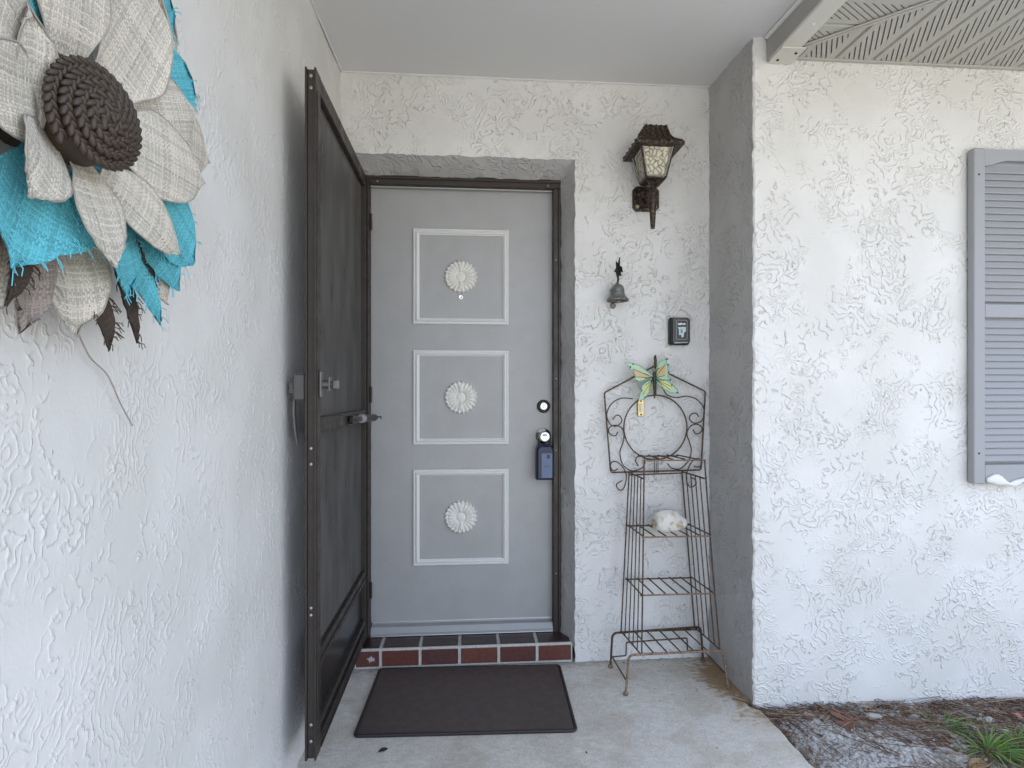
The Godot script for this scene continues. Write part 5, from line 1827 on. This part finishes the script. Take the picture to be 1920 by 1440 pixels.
func build_wreath() -> void:
	var w := thing("wreath", "large burlap sunflower wreath with cream and turquoise petals", "wreath", Vector3(LX + 0.004, 1.49, 1.75))
	w.rotation.y = PI / 2
	# hidden hoop that carries it
	var b := MB.new()
	var ring := []
	for k in 33:
		var a := TAU * k / 32
		ring.append(Vector3(cos(a) * 0.13, sin(a) * 0.13, 0.018))
	b.tube(ring, 0.012, 8, false)
	b.tube([Vector3(-0.13, 0, 0.018), Vector3(0.13, 0, 0.018)], 0.012, 8)
	b.tube([Vector3(0, 0, 0.01), Vector3(-0.01, -0.01, 0.07)], 0.05, 12)
	obj("frame", b, M.brown_thread, w)
	# back layer, cream
	for p in [
		[0.150, 0.085, 0.06, 0.345, 0.077, 0.085, 0.125], [0.150, 0.115, 0.062, 0.300, 0.165, 0.085, 0.11], [0.13, 0.13, 0.055, 0.24, 0.26, 0.075, 0.12],
		[0.140, -0.060, 0.06, 0.205, -0.186, 0.085, 0.09], [0.150, -0.02, 0.055, 0.30, -0.06, 0.08, 0.10], [0.020, -0.120, 0.05, 0.035, -0.250, 0.07, 0.105],
		[-0.031, -0.125, 0.05, -0.05, -0.256, 0.07, 0.07], [-0.067, -0.135, 0.05, -0.110, -0.250, 0.065, 0.09], [0.05, 0.14, 0.055, 0.08, 0.30, 0.07, 0.13],
		[-0.04, 0.14, 0.055, -0.06, 0.30, 0.07, 0.13], [-0.12, 0.08, 0.055, -0.22, 0.20, 0.07, 0.13], [-0.14, 0.0, 0.055, -0.28, 0.04, 0.07, 0.13], [-0.13, -0.07, 0.055, -0.25, -0.12, 0.07, 0.13], [-0.1, -0.11, 0.055, -0.19, -0.21, 0.07, 0.12]]:
		petal(w, "taupe" if p[0] == -0.031 else "cream", Vector3(p[0], p[1], p[2] - 0.02), Vector3(p[3], p[4], p[5] - 0.02), p[6], rng.randf_range(0.0, 0.12), 0.012, rng.randf_range(-0.008, 0.012), rng.randf_range(-0.2, 0.2))
	# brown accents
	for p in [[0.115, -0.075, 0.066, 0.188, -0.158, 0.078, 0.062, 0.9], [0.09, -0.125, 0.06, 0.140, -0.250, 0.072, 0.045, 0.1], [0.06, -0.18, 0.055, 0.085, -0.265, 0.066, 0.036, 0.1], [-0.05, -0.12, 0.062, -0.082, -0.232, 0.07, 0.04, 0.2], [-0.085, -0.10, 0.062, -0.14, -0.19, 0.074, 0.05, 0.3], [-0.12, 0.11, 0.06, -0.19, 0.14, 0.075, 0.06, 0.4]]:
		petal(w, "brown", Vector3(p[0], p[1], p[2] - 0.012), Vector3(p[3], p[4], p[5] - 0.010), p[6], p[7], 0.006, 0.005, rng.randf_range(-0.2, 0.2))
	# turquoise layer
	for p in [
		[0.105, 0.090, 0.076, 0.250, 0.165, 0.098, 0.115], [0.080, 0.130, 0.072, 0.205, 0.245, 0.092, 0.10], [0.085, -0.010, 0.079, 0.250, -0.120, 0.100, 0.125], [0.045, -0.050, 0.074, 0.085, -0.192, 0.094, 0.115],
		[-0.013, -0.070, 0.076, -0.052, -0.176, 0.092, 0.115], [-0.045, -0.075, 0.074, -0.090, -0.196, 0.09, 0.105], [0.075, -0.115, 0.066, 0.180, -0.222, 0.086, 0.055], [-0.050, 0.04, 0.082, -0.128, 0.105, 0.108, 0.115],
		[0.03, 0.12, 0.072, 0.05, 0.24, 0.088, 0.10], [-0.05, 0.11, 0.072, -0.10, 0.22, 0.088, 0.10], [-0.11, -0.03, 0.072, -0.22, -0.05, 0.088, 0.11], [0.10, -0.07, 0.07, 0.225, -0.165, 0.09, 0.07]]:
		petal(w, "cyan", Vector3(p[0], p[1], p[2] - 0.014), Vector3(p[3], p[4], p[5] - 0.016), p[6], rng.randf_range(0.05, 0.3), 0.010, 0.006, rng.randf_range(-0.25, 0.25))
	# front layer, cream
	for p in [
		[-0.032, 0.040, 0.080, -0.062, 0.175, 0.108, 0.115, 0.0], [0.036, 0.040, 0.082, 0.100, 0.200, 0.108, 0.135, 0.12], [0.045, 0.020, 0.080, 0.218, 0.100, 0.100, 0.110, 0.08], [0.045, -0.008, 0.084, 0.226, -0.002, 0.108, 0.120, 0.05],
		[0.028, -0.060, 0.084, 0.156, -0.126, 0.106, 0.084, 0.0], [-0.012, -0.070, 0.084, 0.006, -0.172, 0.108, 0.085, 0.12], [-0.062, -0.055, 0.082, -0.105, -0.132, 0.100, 0.085, 0.1], [-0.084, -0.060, 0.080, -0.108, 0.035, 0.098, 0.060, 0.1],
		[-0.075, 0.0, 0.082, -0.19, 0.03, 0.100, 0.09, 0.05], [-0.07, -0.03, 0.082, -0.18, -0.06, 0.100, 0.09, 0.05]]:
		petal(w, "cream", Vector3(p[0], p[1], p[2]), Vector3(p[3], p[4], p[5]), p[6], p[7], 0.008, rng.randf_range(-0.004, 0.008), rng.randf_range(-0.12, 0.12))
	# braided rope coil in the middle, slightly domed
	b = MB.new()
	var c := Vector3.ZERO
	b.lathe([Vector2(0.0, 0.012), Vector2(0.026, 0.009), Vector2(0.046, -0.004), Vector2(0.048, -0.035)], 24, Transform3D(Basis(Vector3.RIGHT, PI / 2), c))
	var th := 0.0
	var pitch := 0.0112
	while th < TAU * 4.62:
		var r := 0.004 + pitch * th / TAU
		var nx := Vector3(cos(th), sin(th), 0)
		var tg := Vector3(-sin(th), cos(th), 0)
		var dome := 0.020 * (1.0 - pow(r / 0.058, 2.0))
		var base := c + nx * r + Vector3(0, 0, dome)
		for s: float in [-1.0, 1.0]:
			var ax := (tg * 0.85 + nx * s * 0.55).normalized()
			var bz := Vector3(0, 0, 1)
			var ay := bz.cross(ax).normalized()
			b.ellipsoid(Transform3D(Basis(ax * 0.0088, ay * 0.0038, bz * 0.0046), base + nx * s * 0.0026 + tg * (0.003 if s > 0.0 else 0.0)), 7, 5)
		th += 0.0088 / maxf(r, 0.006)
	var rc := obj("rope_centre", b, M.rope, w)
	rc.position = Vector3(-0.034, -0.029, 0.114)
	rc.rotation.y = -0.24
	# loose string trailing down the wall
	b = MB.new()
	b.tube(curve_pts([Vector2(0.10, -0.24), Vector2(0.13, -0.28), Vector2(0.17, -0.305), Vector2(0.20, -0.345), Vector2(0.232, -0.381)], 0.006), 0.0011, 5)
	obj("loose_thread", b, M.taupe_thread, w)

# ---------------------------------------------------------------- scene
func _ready() -> void:
	rng.seed = 20240611
	jn.seed = 5
	jn.frequency = 1.0
	jn.noise_type = FastNoiseLite.TYPE_SIMPLEX_SMOOTH
	jn.fractal_type = FastNoiseLite.FRACTAL_NONE
	# camera: level, turned a little to the right of the wall's normal, lens shifted up
	var cam := Camera3D.new()
	cam.name = "camera"
	cam.projection = Camera3D.PROJECTION_FRUSTUM
	cam.near = 0.05
	cam.far = 200.0
	cam.size = 2.0 * 0.05 * 720.0 / 1080.0
	cam.frustum_offset = Vector2(0.0, 0.05 * 15.0 / 1080.0)
	cam.position = Vector3(0, 1.161, 2.45)
	cam.rotation.y = -atan(84.0 / 1080.0)
	add_child(cam)
	cam.current = true
	# sky and exposure
	var we := WorldEnvironment.new()
	we.name = "environment"
	var env := Environment.new()
	env.background_mode = Environment.BG_SKY
	var sm := ProceduralSkyMaterial.new()
	sm.sky_top_color = Color(0.66, 0.74, 0.86)
	sm.sky_horizon_color = Color(0.93, 0.94, 0.95)
	sm.sky_curve = 0.12
	sm.ground_horizon_color = Color(0.62, 0.60, 0.56)
	sm.ground_bottom_color = Color(0.40, 0.38, 0.34)
	sm.sun_angle_max = 1.0
	var sky := Sky.new()
	sky.sky_material = sm
	env.sky = sky
	env.tonemap_mode = Environment.TONE_MAPPER_LINEAR
	env.tonemap_exposure = 3.25
	env.sdfgi_enabled = true
	env.ssao_enabled = true
	env.ssil_enabled = true
	we.environment = env
	add_child(we)
	# sun from behind the house: the whole front is in open shade
	var sun := DirectionalLight3D.new()
	sun.name = "sun"
	sun.light_energy = 1.6
	sun.light_color = Color(1.0, 0.955, 0.89)
	sun.light_angular_distance = 0.5
	sun.shadow_enabled = true
	add_child(sun)
	sun.look_at_from_position(Vector3(-1.6, 6.0, -2.4), Vector3.ZERO)
	make_materials()
	build_ground()
	build_house()
	print("house ", Time.get_ticks_msec())
	build_mat()
	build_lantern()
	build_bell()
	build_key_safe()
	build_doorbell()
	build_stand()
	build_butterfly()
	build_lockbox()
	build_wreath()
	print("done ", Time.get_ticks_msec())
